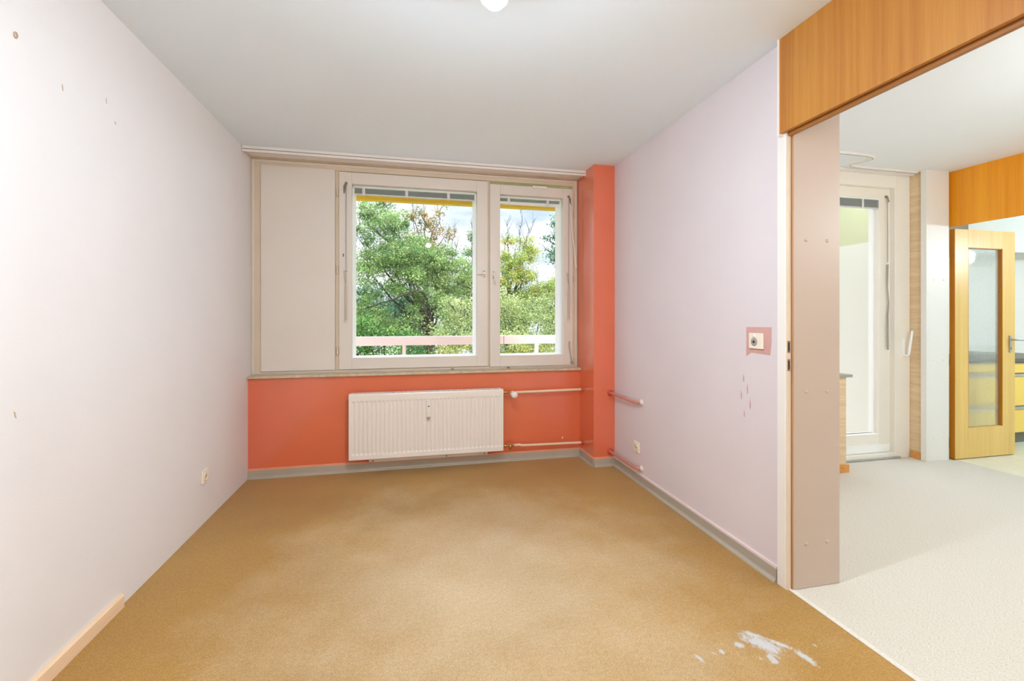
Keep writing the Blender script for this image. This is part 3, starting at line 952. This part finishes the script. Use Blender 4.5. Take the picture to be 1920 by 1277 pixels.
# balcony door
d1 = struct('door_1', MB().frame(3.30, 4.328, 0.0, 2.495, 0.06, 0.155, 0.045, 0.125, YL - 0.005, YL + 0.13), M['frame_door'], 'glazed balcony door in a cream white frame', 'door', 0.002)
MB().box(4.160, 4.174, YL - 0.004, YL + 0.06, 0.045, 2.37).build('rebate_step', M['frame_door'], d1, 0.002)
ds = MB().frame(3.36, 4.160, 0.045, 2.37, 0.10, 0.125, 0.165, 0.09, YL + 0.035, YL + 0.10).build('sash', M['frame_door'], d1, 0.003)
MB().box(3.37, 4.15, YL + 0.028, YL + 0.036, 0.05, 0.118).build('weather_rail', M['frame_white'], ds, 0.002)
MB().frame(3.44, 4.055, 0.19, 2.30, 0.022, 0.035, 0.02, 0.02, YL + 0.075, YL + 0.12).build('glazing_bead', M['frame_white'], ds, 0.003)
MB().box(3.45, 4.045, YL + 0.066, YL + 0.070, 0.20, 2.29).build('pane', M['glass'], ds)
MB().box(3.42, 4.20, YL - 0.03, YL + 0.04, 0.0, 0.016).build('threshold', M['steel'], d1, 0.002)
hd = MB().box(4.238, 4.262, YL - 0.014, YL - 0.004, 0.885, 1.045).build('handle_plate', M['frame_white'], d1, 0.003)
MB().tube([(4.250, YL - 0.014, 0.902), (4.252, YL - 0.045, 0.900), (4.256, YL - 0.052, 0.915), (4.290, YL - 0.052, 1.110), (4.292, YL - 0.048, 1.118)], [0.008, 0.008, 0.009, 0.009, 0.006], 12).build('handle', M['frame_white'], hd)
b3 = blind('venetian_blind', 3.455, 4.040, 2.290, (3.60, 3.86), 'raised grey venetian blind at the top of the balcony door', YL + 0.036, YL + 0.062, True, 0.10)
xr = 4.108
MB().lathe((xr, YL + 0.034, 2.30), (0, -1, 0), [(0, 0.010), (0.012, 0.009), (0.015, 0)], 12).tube([(xr, YL + 0.02, 2.30), (xr + 0.012, YL + 0.016, 2.25)], 0.007, 8).build('crank_bracket', M['bronze'], b3)
MB().tube([(xr, YL + 0.018, 2.30), (xr + 0.004, YL + 0.018, 1.72)], 0.003, 8).build('crank_rod', M['plastic_grey'], b3)
MB().tube([(xr + 0.002, YL + 0.018, 1.70), (xr - 0.004, YL + 0.016, 1.50), (xr + 0.010, YL + 0.016, 1.36), (xr, YL + 0.016, 1.25), (xr + 0.004, YL + 0.016, 0.95)], [0.008, 0.005, 0.006, 0.007, 0.007], 10).build('crank_grip', M['plastic_grey'], b3)
# curved ceiling track
ct = thing('curtain_track', (3.6, 2.98, 2.48), 'white S-curved curtain track on the living room ceiling', 'curtain track')
path = [(1.96, 2.84, 2.489), (3.36, 2.85, 2.489)] + arc((3.36, 2.85, 2.489), (3.60, 2.855, 2.489), (3.58, 2.91, 2.489)) + arc((3.54, 3.01, 2.489), (3.50, 3.09, 2.489), (3.74, 3.094, 2.489)) + [(4.31, 3.10, 2.489)]


def band(pts, w_, z0, z1):
    mb = MB()
    P2 = [Vector((q[0], q[1], 0)) for q in pts]
    vs_ = []
    for i, p in enumerate(P2):
        d = (P2[min(i + 1, len(P2) - 1)] - P2[max(i - 1, 0)]).normalized()
        nn = Vector((-d.y, d.x, 0)) * (w_ / 2)
        for q, z in ((p + nn, z0), (p - nn, z0), (p - nn, z1), (p + nn, z1)):
            vs_.append((q.x, q.y, z))
    fs = []
    for i in range(len(P2) - 1):
        for k in range(4):
            a_, b_ = i * 4 + k, i * 4 + (k + 1) % 4
            fs.append((a_, b_, b_ + 4, a_ + 4))
    fs += [(0, 1, 2, 3), tuple(reversed(range(len(vs_) - 4, len(vs_))))]
    return mb.add(vs_, fs)


pth = [tuple(q) for q in path]
band(pth, 0.034, 2.486, 2.5).build('track', M['rail_white'], ct)
band(pth, 0.008, 2.4852, 2.4865).build('track_groove', M['plastic_grey'], ct)
MB().box(1.96, 3.56, 3.125, 3.16, 2.478, 2.5).box(3.56, 4.325, 3.125, 3.16, 2.478, 2.5).build('track_board', M['rail_white'], ct)

t4 = struct('trim_4', MB().box(4.314, 4.566, 3.022, 3.067, 0, ZC), M['panel_white'], 'white lining panel between balcony door and yellow glazed door', 'panel', 0.001)
for z in (0.20, 0.867, 1.557):
    for x in (4.398, 4.505):
        MB().lathe((x, 3.0225, z), (0, -1, 0), [(0, 0.008), (0.002, 0.0078), (0.0035, 0.0055), (0.004, 0)], 14).build('screw_cap', M['panel_white'], t4)
struct('trim_5', MB().box(4.600, 4.625, 0.9, 3.06, 2.022, ZC), M['wood_kitchen'], 'amber veneered wood header above the kitchen opening', 'header', 0.001)
struct('wall_divider', MB().box(4.600, 4.72, -1.6, 0.9, 0, ZC), M['unseen_wall'], 'taupe wall between living room and kitchen', 'wall')

# yellow glazed door standing open into the kitchen
gd = thing('glazed_door', (4.62, 3.02, 0.0), 'yellow beech veneered door with fluted glass pane, standing open', 'door')
dx0, dx1, dy0, dy1, dz0, dz1 = 4.603, 5.308, 3.000, 3.041, 0.008, 2.0
dl = MB().frame(dx0, dx1, dz0, dz1, 0.150, 0.148, 0.262, 0.155, dy0, dy1)
dl.build('door_leaf', M['wood_door'], gd, 0.001)
MB().box(dx0 - 0.0035, dx0 - 0.0002, dy0 + 0.001, dy1, dz0, dz1).build('edge_band', M['wood_door_edge'], gd)
gx0, gx1, gz0, gz1 = dx0 + 0.150, dx1 - 0.148, dz0 + 0.262, dz1 - 0.155
MB().box(gx0, gx0 + 0.006, dy0 + 0.001, dy1 - 0.002, gz0, gz1).box(gx1 - 0.006, gx1, dy0 + 0.001, dy1 - 0.002, gz0, gz1).box(gx0, gx1, dy0 + 0.001, dy1 - 0.002, gz1 - 0.006, gz1).build('glazing_reveal', M['wood_door_edge'], gd)
fg = MB()
nr = 34
xs_, y_ = [], dy0 + 0.022
for k in range(nr * 6 + 1):
    ph = k / 6.0
    xs_.append((gx0 + 0.004 + (gx1 - gx0 - 0.008) * k / (nr * 6), y_ - 0.0011 * abs(math.sin(math.pi * ph))))
pv = [(x, y, gz0) for x, y in xs_] + [(x, y, gz1) for x, y in xs_] + [(x, y_ + 0.003, gz0) for x, y in xs_] + [(x, y_ + 0.003, gz1) for x, y in xs_]
N_ = len(xs_)
pf = [(i, i + 1, N_ + i + 1, N_ + i) for i in range(N_ - 1)] + [(2 * N_ + i + 1, 2 * N_ + i, 3 * N_ + i, 3 * N_ + i + 1) for i in range(N_ - 1)]
pf += [(i + 1, i, 2 * N_ + i, 2 * N_ + i + 1) for i in range(N_ - 1)] + [(N_ + i, N_ + i + 1, 3 * N_ + i + 1, 3 * N_ + i) for i in range(N_ - 1)] + [(0, N_, 3 * N_, 2 * N_), (N_ - 1, 3 * N_ - 1, 4 * N_ - 1, 2 * N_ - 1)]
fg.add(pv, pf)
fg.build('fluted_pane', M['fluted'], gd)
dh = MB().box(5.232, 5.262, dy0 - 0.008, dy0, 0.92, 1.075).build('handle_plate', M['steel'], gd, 0.003)
MB().tube([(5.247, dy0 - 0.006, 1.035), (5.247, dy0 - 0.045, 1.035), (5.255, dy0 - 0.052, 1.035), (5.36, dy0 - 0.052, 1.033)], [0.009, 0.008, 0.008, 0.007], 12).build('lever', M['steel'], dh)
MB().box(5.243, 5.251, dy0 - 0.0088, dy0 - 0.0075, 0.945, 0.968).build('keyhole', M['dark'], dh)

# ------------------------------------------------------------------ kitchen
struct('wall_kitchen', MB().box(4.6, 8.15, 3.85, 4.0, 0, ZC), M['wall_white'], 'white kitchen wall beyond the yellow glazed door', 'wall')
struct('wall_end', MB().box(8.0, 8.15, -1.6, 3.85, 0, ZC), M['wall_white'], 'white end wall of the kitchen', 'wall')
sf = struct('trim_6', MB().box(5.42, 8.0, 3.42, 3.85, 1.90, ZC), M['duct'], 'pale grey boxed soffit above the kitchen worktop', 'soffit', 0.003)
for i in range(3):
    x0 = 4.80 + i * 0.62
    lab = ['yellow drawer unit behind the fluted glass, next to the hinge side', 'yellow drawer unit mostly hidden behind the open glazed door', 'yellow drawer unit with grey handle strips seen past the open door'][i]
    c = thing('kitchen_cabinet', (x0 + 0.31, 3.5, 0), lab, 'cabinet', 'kitchen drawer units under the worktop')
    MB().box(x0, x0 + 0.618, 3.262, 3.84, 0.112, 0.796).build('body', M['kitchen_body'], c)
    MB().box(x0, x0 + 0.618, 3.300, 3.80, 0.0, 0.112).build('plinth', M['plinth'], c)
    for (z0, z1) in ((0.116, 0.335), (0.377, 0.655), (0.695, 0.780)):
        dr = MB().box(x0 + 0.002, x0 + 0.616, 3.242, 3.262, z0, z1).build('drawer', M['kitchen_yellow'], c, 0.002)
        MB().box(x0 + 0.002, x0 + 0.616, 3.236, 3.262, z1 + 0.002, z1 + 0.030 if z1 < 0.7 else z1 + 0.012).build('handle_strip', M['steel'], dr, 0.003)
wt = thing('worktop', (5.73, 3.5, 0.8), 'dark kitchen worktop with pale upstand behind the yellow door', 'worktop')
MB().box(4.79, 6.68, 3.225, 3.848, 0.798, 0.836).build('slab', M['worktop'], wt, 0.003)
MB().box(4.79, 6.68, 3.80, 3.848, 0.836, 0.93).build('upstand', M['duct'], wt, 0.003)
kt = thing('curtain_track', (5.0, 3.45, 2.48), 'white curtain track on the kitchen ceiling above the yellow door', 'curtain track')
MB().box(4.64, 5.30, 3.44, 3.47, 2.478, 2.5).box(4.64, 5.34, 3.56, 3.59, 2.478, 2.5).build('track', M['rail_white'], kt, 0.003)
MB().tube([(5.36, 3.52, 2.5), (5.36, 3.52, 2.42)], 0.012, 8).build('end_bracket', M['steel'], kt)

# ------------------------------------------------------------------ balcony outside
struct('floor_balcony', MB().box(-2.6, 4.65, 4.0, 5.30, -0.25, -0.06).box(1.95, 4.65, 3.45, 4.0, -0.25, -0.06), M['concrete'], 'pale concrete balcony floor outside the windows', 'floor')
struct('slab_balcony', MB().box(-2.6, 4.65, 4.0, 5.25, 2.76, 2.95), M['facade_cream'], 'cream underside of the balcony above', 'ceiling')
struct('trim_7', MB().box(-2.6, 4.65, 5.25, 5.34, 2.534, 2.95), M['yellow'], 'yellow fascia edge of the balcony above', 'fascia')
wb = struct('wall_balcony', MB().box(4.50, 4.65, 3.45, 5.30, -0.06, 1.99), M['facade_cream'], 'cream balcony side wall seen through the balcony door', 'wall')
MB().box(4.50, 4.65, 3.45, 5.30, 1.99, 2.76).build('upper_band', M['facade_lime'], wb)
br = thing('balcony_railing', (0.5, 5.32, -0.06), 'pale balcony railing outside the bedroom window', 'railing')
MB().box(-2.6, 4.50, 5.30, 5.36, 0.917, 1.018).build('top_rail', M['rail_paint'], br, 0.003)
MB().box(-2.6, 4.50, 5.30, 5.40, -0.06, 0.792).build('parapet', M['rail_paint'], br, 0.003)
for x in (-1.61, -0.055, 1.505, 3.05):
    MB().box(x - 0.02, x + 0.02, 5.305, 5.34, 0.792, 0.917).build('post', M['rail_paint'], br)
MB().box(1.095, 1.099, 5.298, 5.3005, 0.917, 1.018).build('joint', M['dark'], br)

# ------------------------------------------------------------------ trees beyond the balcony
struct('ground', MB().box(-60, 60, 6.5, 120, -9.2, -9.0), M['ground'], 'green ground below the trees', 'ground')


def leaves_mesh(name, mat, parent, blobs, size, per_m3, clusters, tone=(0.0, 1.0)):
    P_, Tn = [], []
    for (x, y, z, r, dens) in blobs:
        nc = max(4, int(clusters * r * r * dens))
        d = rng.normal(size=(nc, 3))
        d /= np.linalg.norm(d, axis=1)[:, None]
        cen = np.array([x, y, z]) + d * (r * rng.uniform(0.25, 1.0, (nc, 1)) ** 0.6) * np.array([1.0, 1.0, 0.85])
        for c_ in cen:
            n_ = max(6, int(per_m3 * rng.uniform(0.6, 1.4)))
            p = c_ + rng.normal(size=(n_, 3)) * rng.uniform(0.05, 0.12) * (1.0 if r < 0.7 else r * 1.3) * np.array([1.2, 1.2, 0.8])
            P_.append(p)
            Tn.append(np.clip(rng.uniform(tone[0], tone[1]) * 0.55 + rng.uniform(0, 1, n_) * 0.45, 0, 1))
    P_ = np.concatenate(P_)
    Tn = np.concatenate(Tn)
    n_ = len(P_)
    a = rng.normal(size=(n_, 3))
    a /= np.linalg.norm(a, axis=1)[:, None]
    b_ = rng.normal(size=(n_, 3))
    b_ -= a * (a * b_).sum(1)[:, None]
    b_ /= np.linalg.norm(b_, axis=1)[:, None]
    nrm = np.cross(a, b_)
    s = size * rng.uniform(0.65, 1.35, (n_, 1))
    quad = np.stack([P_ - a * s, P_ - b_ * s * 0.52 + nrm * s * 0.18, P_ + a * s, P_ + b_ * s * 0.52 + nrm * s * 0.18], 1).reshape(-1, 3)
    me = bpy.data.meshes.new(name)
    me.vertices.add(n_ * 4)
    me.vertices.foreach_set('co', quad.astype(np.float32).ravel())
    me.loops.add(n_ * 4)
    me.loops.foreach_set('vertex_index', np.arange(n_ * 4, dtype=np.int32))
    me.polygons.add(n_)
    me.polygons.foreach_set('loop_start', np.arange(0, n_ * 4, 4, dtype=np.int32))
    at = me.attributes.new('leaf_tone', 'FLOAT', 'POINT')
    at.data.foreach_set('value', np.repeat(Tn, 4).astype(np.float32))
    me.update()
    me.validate()
    me.materials.append(mat)
    o = bpy.data.objects.new(name, me)
    COL.objects.link(o)
    o.parent = parent
    o.matrix_parent_inverse = parent.matrix_world.inverted()
    return n_


def wiggle(a, b, n_=5, amp=0.08, sag=0.0):
    a, b = Vector(a), Vector(b)
    out = []
    L_ = (b - a).length
    for k in range(n_ + 1):
        t = k / n_
        p = a.lerp(b, t)
        if 0 < k < n_:
            p += Vector((random.uniform(-1, 1), random.uniform(-1, 1), random.uniform(-1, 1))) * amp * L_
        p.z += sag * math.sin(math.pi * t) * L_
        out.append(p)
    return out


def tree(name, base, fork, blobs, label, cat, leafmat, size=0.05, per=40, clusters=90, trunk_r=0.16, limbs=(), group=None, twigs=3, bare=(), tone=(0, 1)):
    e = thing(name, (base[0], base[1], -9.0), label, cat, group)
    f = Vector(fork)
    t = MB()
    t.tube(wiggle((base[0], base[1], -9.0), f, 6, 0.015), [trunk_r * (1.25 - 0.5 * k / 6) for k in range(7)], 10)
    for raw in limbs:
        pts = []
        for i in range(len(raw) - 1):                 # smooth curve through the given joints
            p0, p1, p2, p3 = (Vector(raw[max(0, min(len(raw) - 1, j))]) for j in (i - 1, i, i + 1, i + 2))
            for q in range(5):
                u = q / 5
                pts.append(0.5 * ((2 * p1) + (p2 - p0) * u + (2 * p0 - 5 * p1 + 4 * p2 - p3) * u * u + (3 * p1 - p0 - 3 * p2 + p3) * u ** 3)
                           + Vector([random.gauss(0, 0.012) for _ in range(3)]))
        pts.append(Vector(raw[-1]))
        m = len(pts)
        t.tube(pts, [trunk_r * 0.25 * (1 - 0.78 * k / (m - 1)) * random.uniform(0.9, 1.12) for k in range(m)], 8)
        for k in range(6, m - 2, 4):
            q = pts[k] + Vector((random.uniform(-0.3, 0.3), random.uniform(-0.1, 0.2), random.uniform(0.1, 0.5)))
            t.tube(wiggle(pts[k], q, 4, 0.08), [0.014, 0.012, 0.009, 0.006, 0.003], 5)
    for (x, y, z, r, d) in blobs:
        c_ = Vector((x, y, z))
        if not limbs or random.random() < 0.7:
            p = wiggle(f, c_, 5, 0.05, -0.03)
            r0 = min(trunk_r * 0.4, 0.02 + 0.05 * r)
            t.tube(p, [r0 * (1 - 0.8 * k / 5) for k in range(6)], 6)
        for k in range(twigs):
            q = c_ + Vector((random.gauss(0, 1), random.gauss(0, 1), abs(random.gauss(0, 1)))) * r * 0.75
            t.tube(wiggle(c_ - Vector((0, 0, r * 0.4)), q, 4, 0.06), [0.012, 0.010, 0.008, 0.006, 0.003], 5)
    for (p0, p1) in bare:
        t.tube(wiggle(p0, p1, 5, 0.035), [0.013, 0.011, 0.009, 0.007, 0.004, 0.002], 5)
        for k in range(9):
            s_ = Vector(p0).lerp(Vector(p1), random.uniform(0.25, 0.9))
            t.tube(wiggle(s_, s_ + Vector((random.uniform(-0.2, 0.2), random.uniform(-0.1, 0.1), random.uniform(0.15, 0.4))), 3, 0.05), [0.006, 0.005, 0.004, 0.002], 4)
    t.build('trunk', M['bark'], e)
    leaves_mesh('crown', leafmat, e, blobs, size, per, clusters, tone)
    return e


LM = {
    'oak': leaf_mat('oak leaves', (50, 80, 40), (110, 146, 76), (186, 206, 138)),
    'russet': leaf_mat('russet leaves', (92, 104, 62), (142, 136, 84), (186, 128, 84)),
    'yellow': leaf_mat('yellowing leaves', (84, 116, 54), (156, 174, 84), (222, 186, 112)),
    'dark': leaf_mat('dark blue green leaves', (48, 84, 68), (74, 116, 84), (112, 150, 108)),
    'olive': leaf_mat('pale olive leaves', (84, 108, 60), (148, 166, 104), (204, 206, 152)),
    'low': leaf_mat('deep green leaves', (36, 74, 34), (72, 120, 54), (140, 172, 88)),
    'ylow': leaf_mat('olive yellow leaves', (82, 92, 44), (134, 138, 62), (186, 184, 84)),
    'far': leaf_mat('distant leaves', (46, 76, 52), (78, 110, 66), (120, 146, 90)),
}

tree('tree', (0.66, 13.0), (0.58, 13.0, 0.9),
     [(-0.98, 13.3, 4.22, .42, .7), (-1.35, 12.8, 3.7, .40, .5), (-0.46, 13, 3.74, .52, 1), (-1.11, 13.2, 3.08, .46, .7), (-0.31, 12.6, 2.88, .66, 1.2),
      (0.48, 13, 2.66, .68, 1.2), (1.25, 13.3, 2.55, .54, 1.2), (-1.05, 12.5, 2.42, .41, .9), (-0.1, 12.4, 2.15, .51, 1.2), (0.95, 13.4, 2.09, .39, 1),
      (-1.16, 12.2, 1.30, .5, 1), (-0.64, 12.4, 1.00, .5, 1.1), (-0.03, 12.5, 0.95, .44, 1), (0.1, 13.3, 3.3, .45, .6), (-2.0, 13, 3.2, .8, .6), (-2.3, 12.8, 1.8, .8, .6), (0.9, 13.1, 2.9, .4, .8), (-0.7, 13.4, 4.5, .3, .5), (0.45, 12.5, 1.75, .32, .9), (0.95, 12.6, 1.55, .35, 1), (0.25, 12.4, 1.35, .28, .8)],
     'broad bright green oak with a dark bent limb, filling the wider sash', 'tree', LM['oak'], 0.027, 115, 125, 0.17,
     limbs=[[(0.58, 12.8, 0.7), (0.53, 12.5, 1.35), (0.42, 12.15, 1.78), (0.22, 12.0, 1.93), (-0.05, 11.95, 1.84), (-0.40, 11.9, 1.70), (-0.78, 11.9, 1.57), (-1.10, 11.95, 1.44), (-1.35, 12.1, 1.40)],
            [(0.33, 13, 1.94), (0.04, 13, 2.35), (-0.32, 13, 2.78), (-0.36, 13, 3.37), (-0.46, 13, 3.81), (-0.8, 13.1, 4.4)],
            [(0.6, 13, 1.3), (0.75, 13.1, 1.9), (1.0, 13.2, 2.4), (1.25, 13.3, 2.9)],
            [(-0.36, 13, 3.2), (-0.9, 13.1, 3.6), (-1.2, 13, 3.9)]])
tree('tree', (0.44, 17.0), (0.62, 17.0, 3.4),
     [(0.53, 17, 4.95, .42, .5), (1.13, 17.2, 5.22, .32, .45), (0.92, 17, 4.47, .44, .6), (1.33, 17.3, 4.35, .32, .6), (0.34, 17, 4.06, .5, .7), (0.06, 16.7, 4.95, .29, .5), (0.9, 17, 3.6, .5, .8), (0.7, 17, 2.9, .6, 1)],
     'tall sparse tree with russet leaf tips rising behind the oak', 'tree', LM['russet'], 0.046, 44, 74, 0.13,
     bare=[((0.2, 17, 4.4), (0.05, 17, 5.9)), ((0.6, 17, 4.4), (0.5, 17, 5.8)), ((1.55, 16.8, 3.3), (1.62, 16.8, 4.9)), ((1.6, 16.8, 3.3), (1.75, 16.8, 4.2))])
tree('tree', (2.05, 15.0), (2.05, 15.0, 2.2),
     [(2.05, 15, 3.9, .16, .8), (2.05, 15.1, 3.35, .28, 1), (2.0, 15, 2.75, .36, 1.1), (1.72, 15.3, 3.0, .27, .9), (2.2, 15.1, 2.2, .4, 1.1), (1.7, 15.2, 2.3, .35, 1)],
     'slim upright tree showing beside the middle window post', 'tree', LM['oak'], 0.03, 90, 95, 0.09,
     bare=[((2.05, 15, 3.4), (2.06, 15, 4.7))])
tree('tree', (3.07, 14.0), (3.1, 14.0, 1.8),
     [(2.95, 14, 3.62, .22, .7), (3.67, 14.3, 3.60, .33, .7), (3.12, 13.8, 2.97, .52, 1.1), (3.73, 14.2, 3.21, .37, .9), (2.82, 13.6, 2.45, .45, 1.1), (3.59, 14, 2.5, .46, 1.1), (4.21, 14.3, 2.05, .47, 1.2), (4.80, 14.5, 2.1, .5, 1.2), (3.3, 14.2, 1.6, .6, 1.2), (5.3, 14.6, 2.2, .6, 1)],
     'autumn tinted yellow green tree behind the narrow sash', 'tree', LM['yellow'], 0.028, 105, 105, 0.12,
     bare=[((3.4, 14, 3.3), (3.48, 14, 5.0)), ((3.05, 14, 3.3), (2.98, 14, 4.3)), ((3.5, 14, 3.4), (3.9, 14, 4.4))])
tree('tree', (4.15, 11.5), (4.12, 11.5, 1.8),
     [(3.88, 11.5, 3.7, .24, .8), (3.88, 11.7, 3.31, .32, .9), (3.66, 11.3, 2.96, .24, .7), (3.97, 11.5, 2.72, .36, 1.1), (4.2, 11.8, 3.49, .38, 1), (4.6, 11.6, 3.0, .6, 1), (4.5, 11.6, 2.2, .5, 1)],
     'dark blue green tree at the outer edge of the narrow sash', 'tree', LM['dark'], 0.029, 80, 90, 0.11)
tree('shrub', (2.14, 9.5), (2.1, 9.5, 0.1),
     [(1.01, 9.5, 1.35, .37, 1), (0.87, 9.2, 0.91, .40, 1), (1.49, 9.7, 1.52, .34, 1), (1.91, 9.5, 1.46, .44, 1), (2.39, 9.3, 1.29, .46, 1), (2.98, 9.5, 1.41, .44, 1), (2.03, 9.0, 0.82, .47, 1), (2.74, 9.1, 0.82, .48, 1), (3.28, 9.5, 0.94, .39, 1), (1.39, 9.1, 0.72, .43, 1), (3.7, 9.6, 1.1, .5, .8)],
     'large pale olive bush rising above the balcony rail', 'shrub', LM['olive'], 0.021, 95, 165, 0.08, twigs=4)
tree('shrub', (-0.47, 9.0), (-0.45, 9.0, 0.0),
     [(-0.85, 9, 0.98, .30, 1), (-0.45, 8.8, 0.76, .31, 1), (-0.92, 8.7, 0.61, .28, 1), (-0.10, 9.2, 0.72, .28, 1), (-0.5, 8.7, 0.40, .31, 1), (0.03, 8.8, 0.44, .27, 1), (-1.3, 8.9, 0.8, .4, .8)],
     'deep green bush below the oak, behind the railing post', 'shrub', LM['low'], 0.025, 88, 150, 0.07)
tree('shrub', (1.2, 7.6), (1.2, 7.6, -0.5),
     [(0.49, 7.6, 0.58, 0.20, 1), (0.86, 7.7, 0.53, 0.22, 1), (1.21, 7.6, 0.51, 0.22, 1), (1.58, 7.6, 0.53, 0.22, 1), (1.98, 7.7, 0.53, 0.23, 1), (2.41, 7.5, 0.56, 0.23, 1), (2.77, 7.6, 0.58, 0.27, 1), (0.90, 7.6, 0.22, 0.27, 1), (1.79, 7.6, 0.22, 0.27, 1)],
     'low olive yellow bush showing in the gap under the balcony rail', 'shrub', LM['ylow'], 0.021, 88, 165, 0.05)
tree('tree', (0.51, 20.0), (0.5, 20.0, -0.5),
     [(0.29, 20, 1.81, .8, 1), (0.75, 20.3, 1.12, .9, 1), (0.07, 19.7, 1.12, .8, 1), (-0.16, 20, 2.03, .7, 1), (1.44, 20.2, 1.82, .45, 1), (0.49, 19, 0.25, .9, 1), (-1.2, 20, 1.2, .9, 1), (2.0, 20, 0.6, .9, 1)],
     'dark bluish green tree in the shade behind the oak trunk', 'tree', LM['dark'], 0.07, 40, 45, 0.14)
tree('tree', (-3.0, 32.5), (-2.9, 32.5, 0.0),
     [(-3.77, 32.5, 2.10, 1.69, 1), (-1.69, 32.5, 2.49, 1.69, 1), (-2.60, 32.5, 0.41, 1.82, 1), (-4.68, 32.5, 0.41, 1.82, 1), (-0.75, 31.0, 0.93, 1.5, 1)],
     'distant dark green tree glimpsed low through the oak', 'tree', LM['far'], 0.10, 46, 20, 0.2)
tree('tree', (4.7, 32.5), (4.7, 32.5, 0.0),
     [(3.3, 32.5, 2.75, 1.5, 1), (4.81, 32.9, 2.75, 1.69, 1), (6.37, 32.9, 1.84, 1.69, 1), (8.58, 32.5, 1.97, 1.82, 1), (10.53, 32.5, 2.10, 1.82, 1), (3.90, 32.5, 0.41, 1.82, 1), (7.28, 32.5, 0.15, 1.82, 1)],
     'distant dark green tree behind the yellow tinted tree', 'tree', LM['far'], 0.10, 46, 20, 0.2)
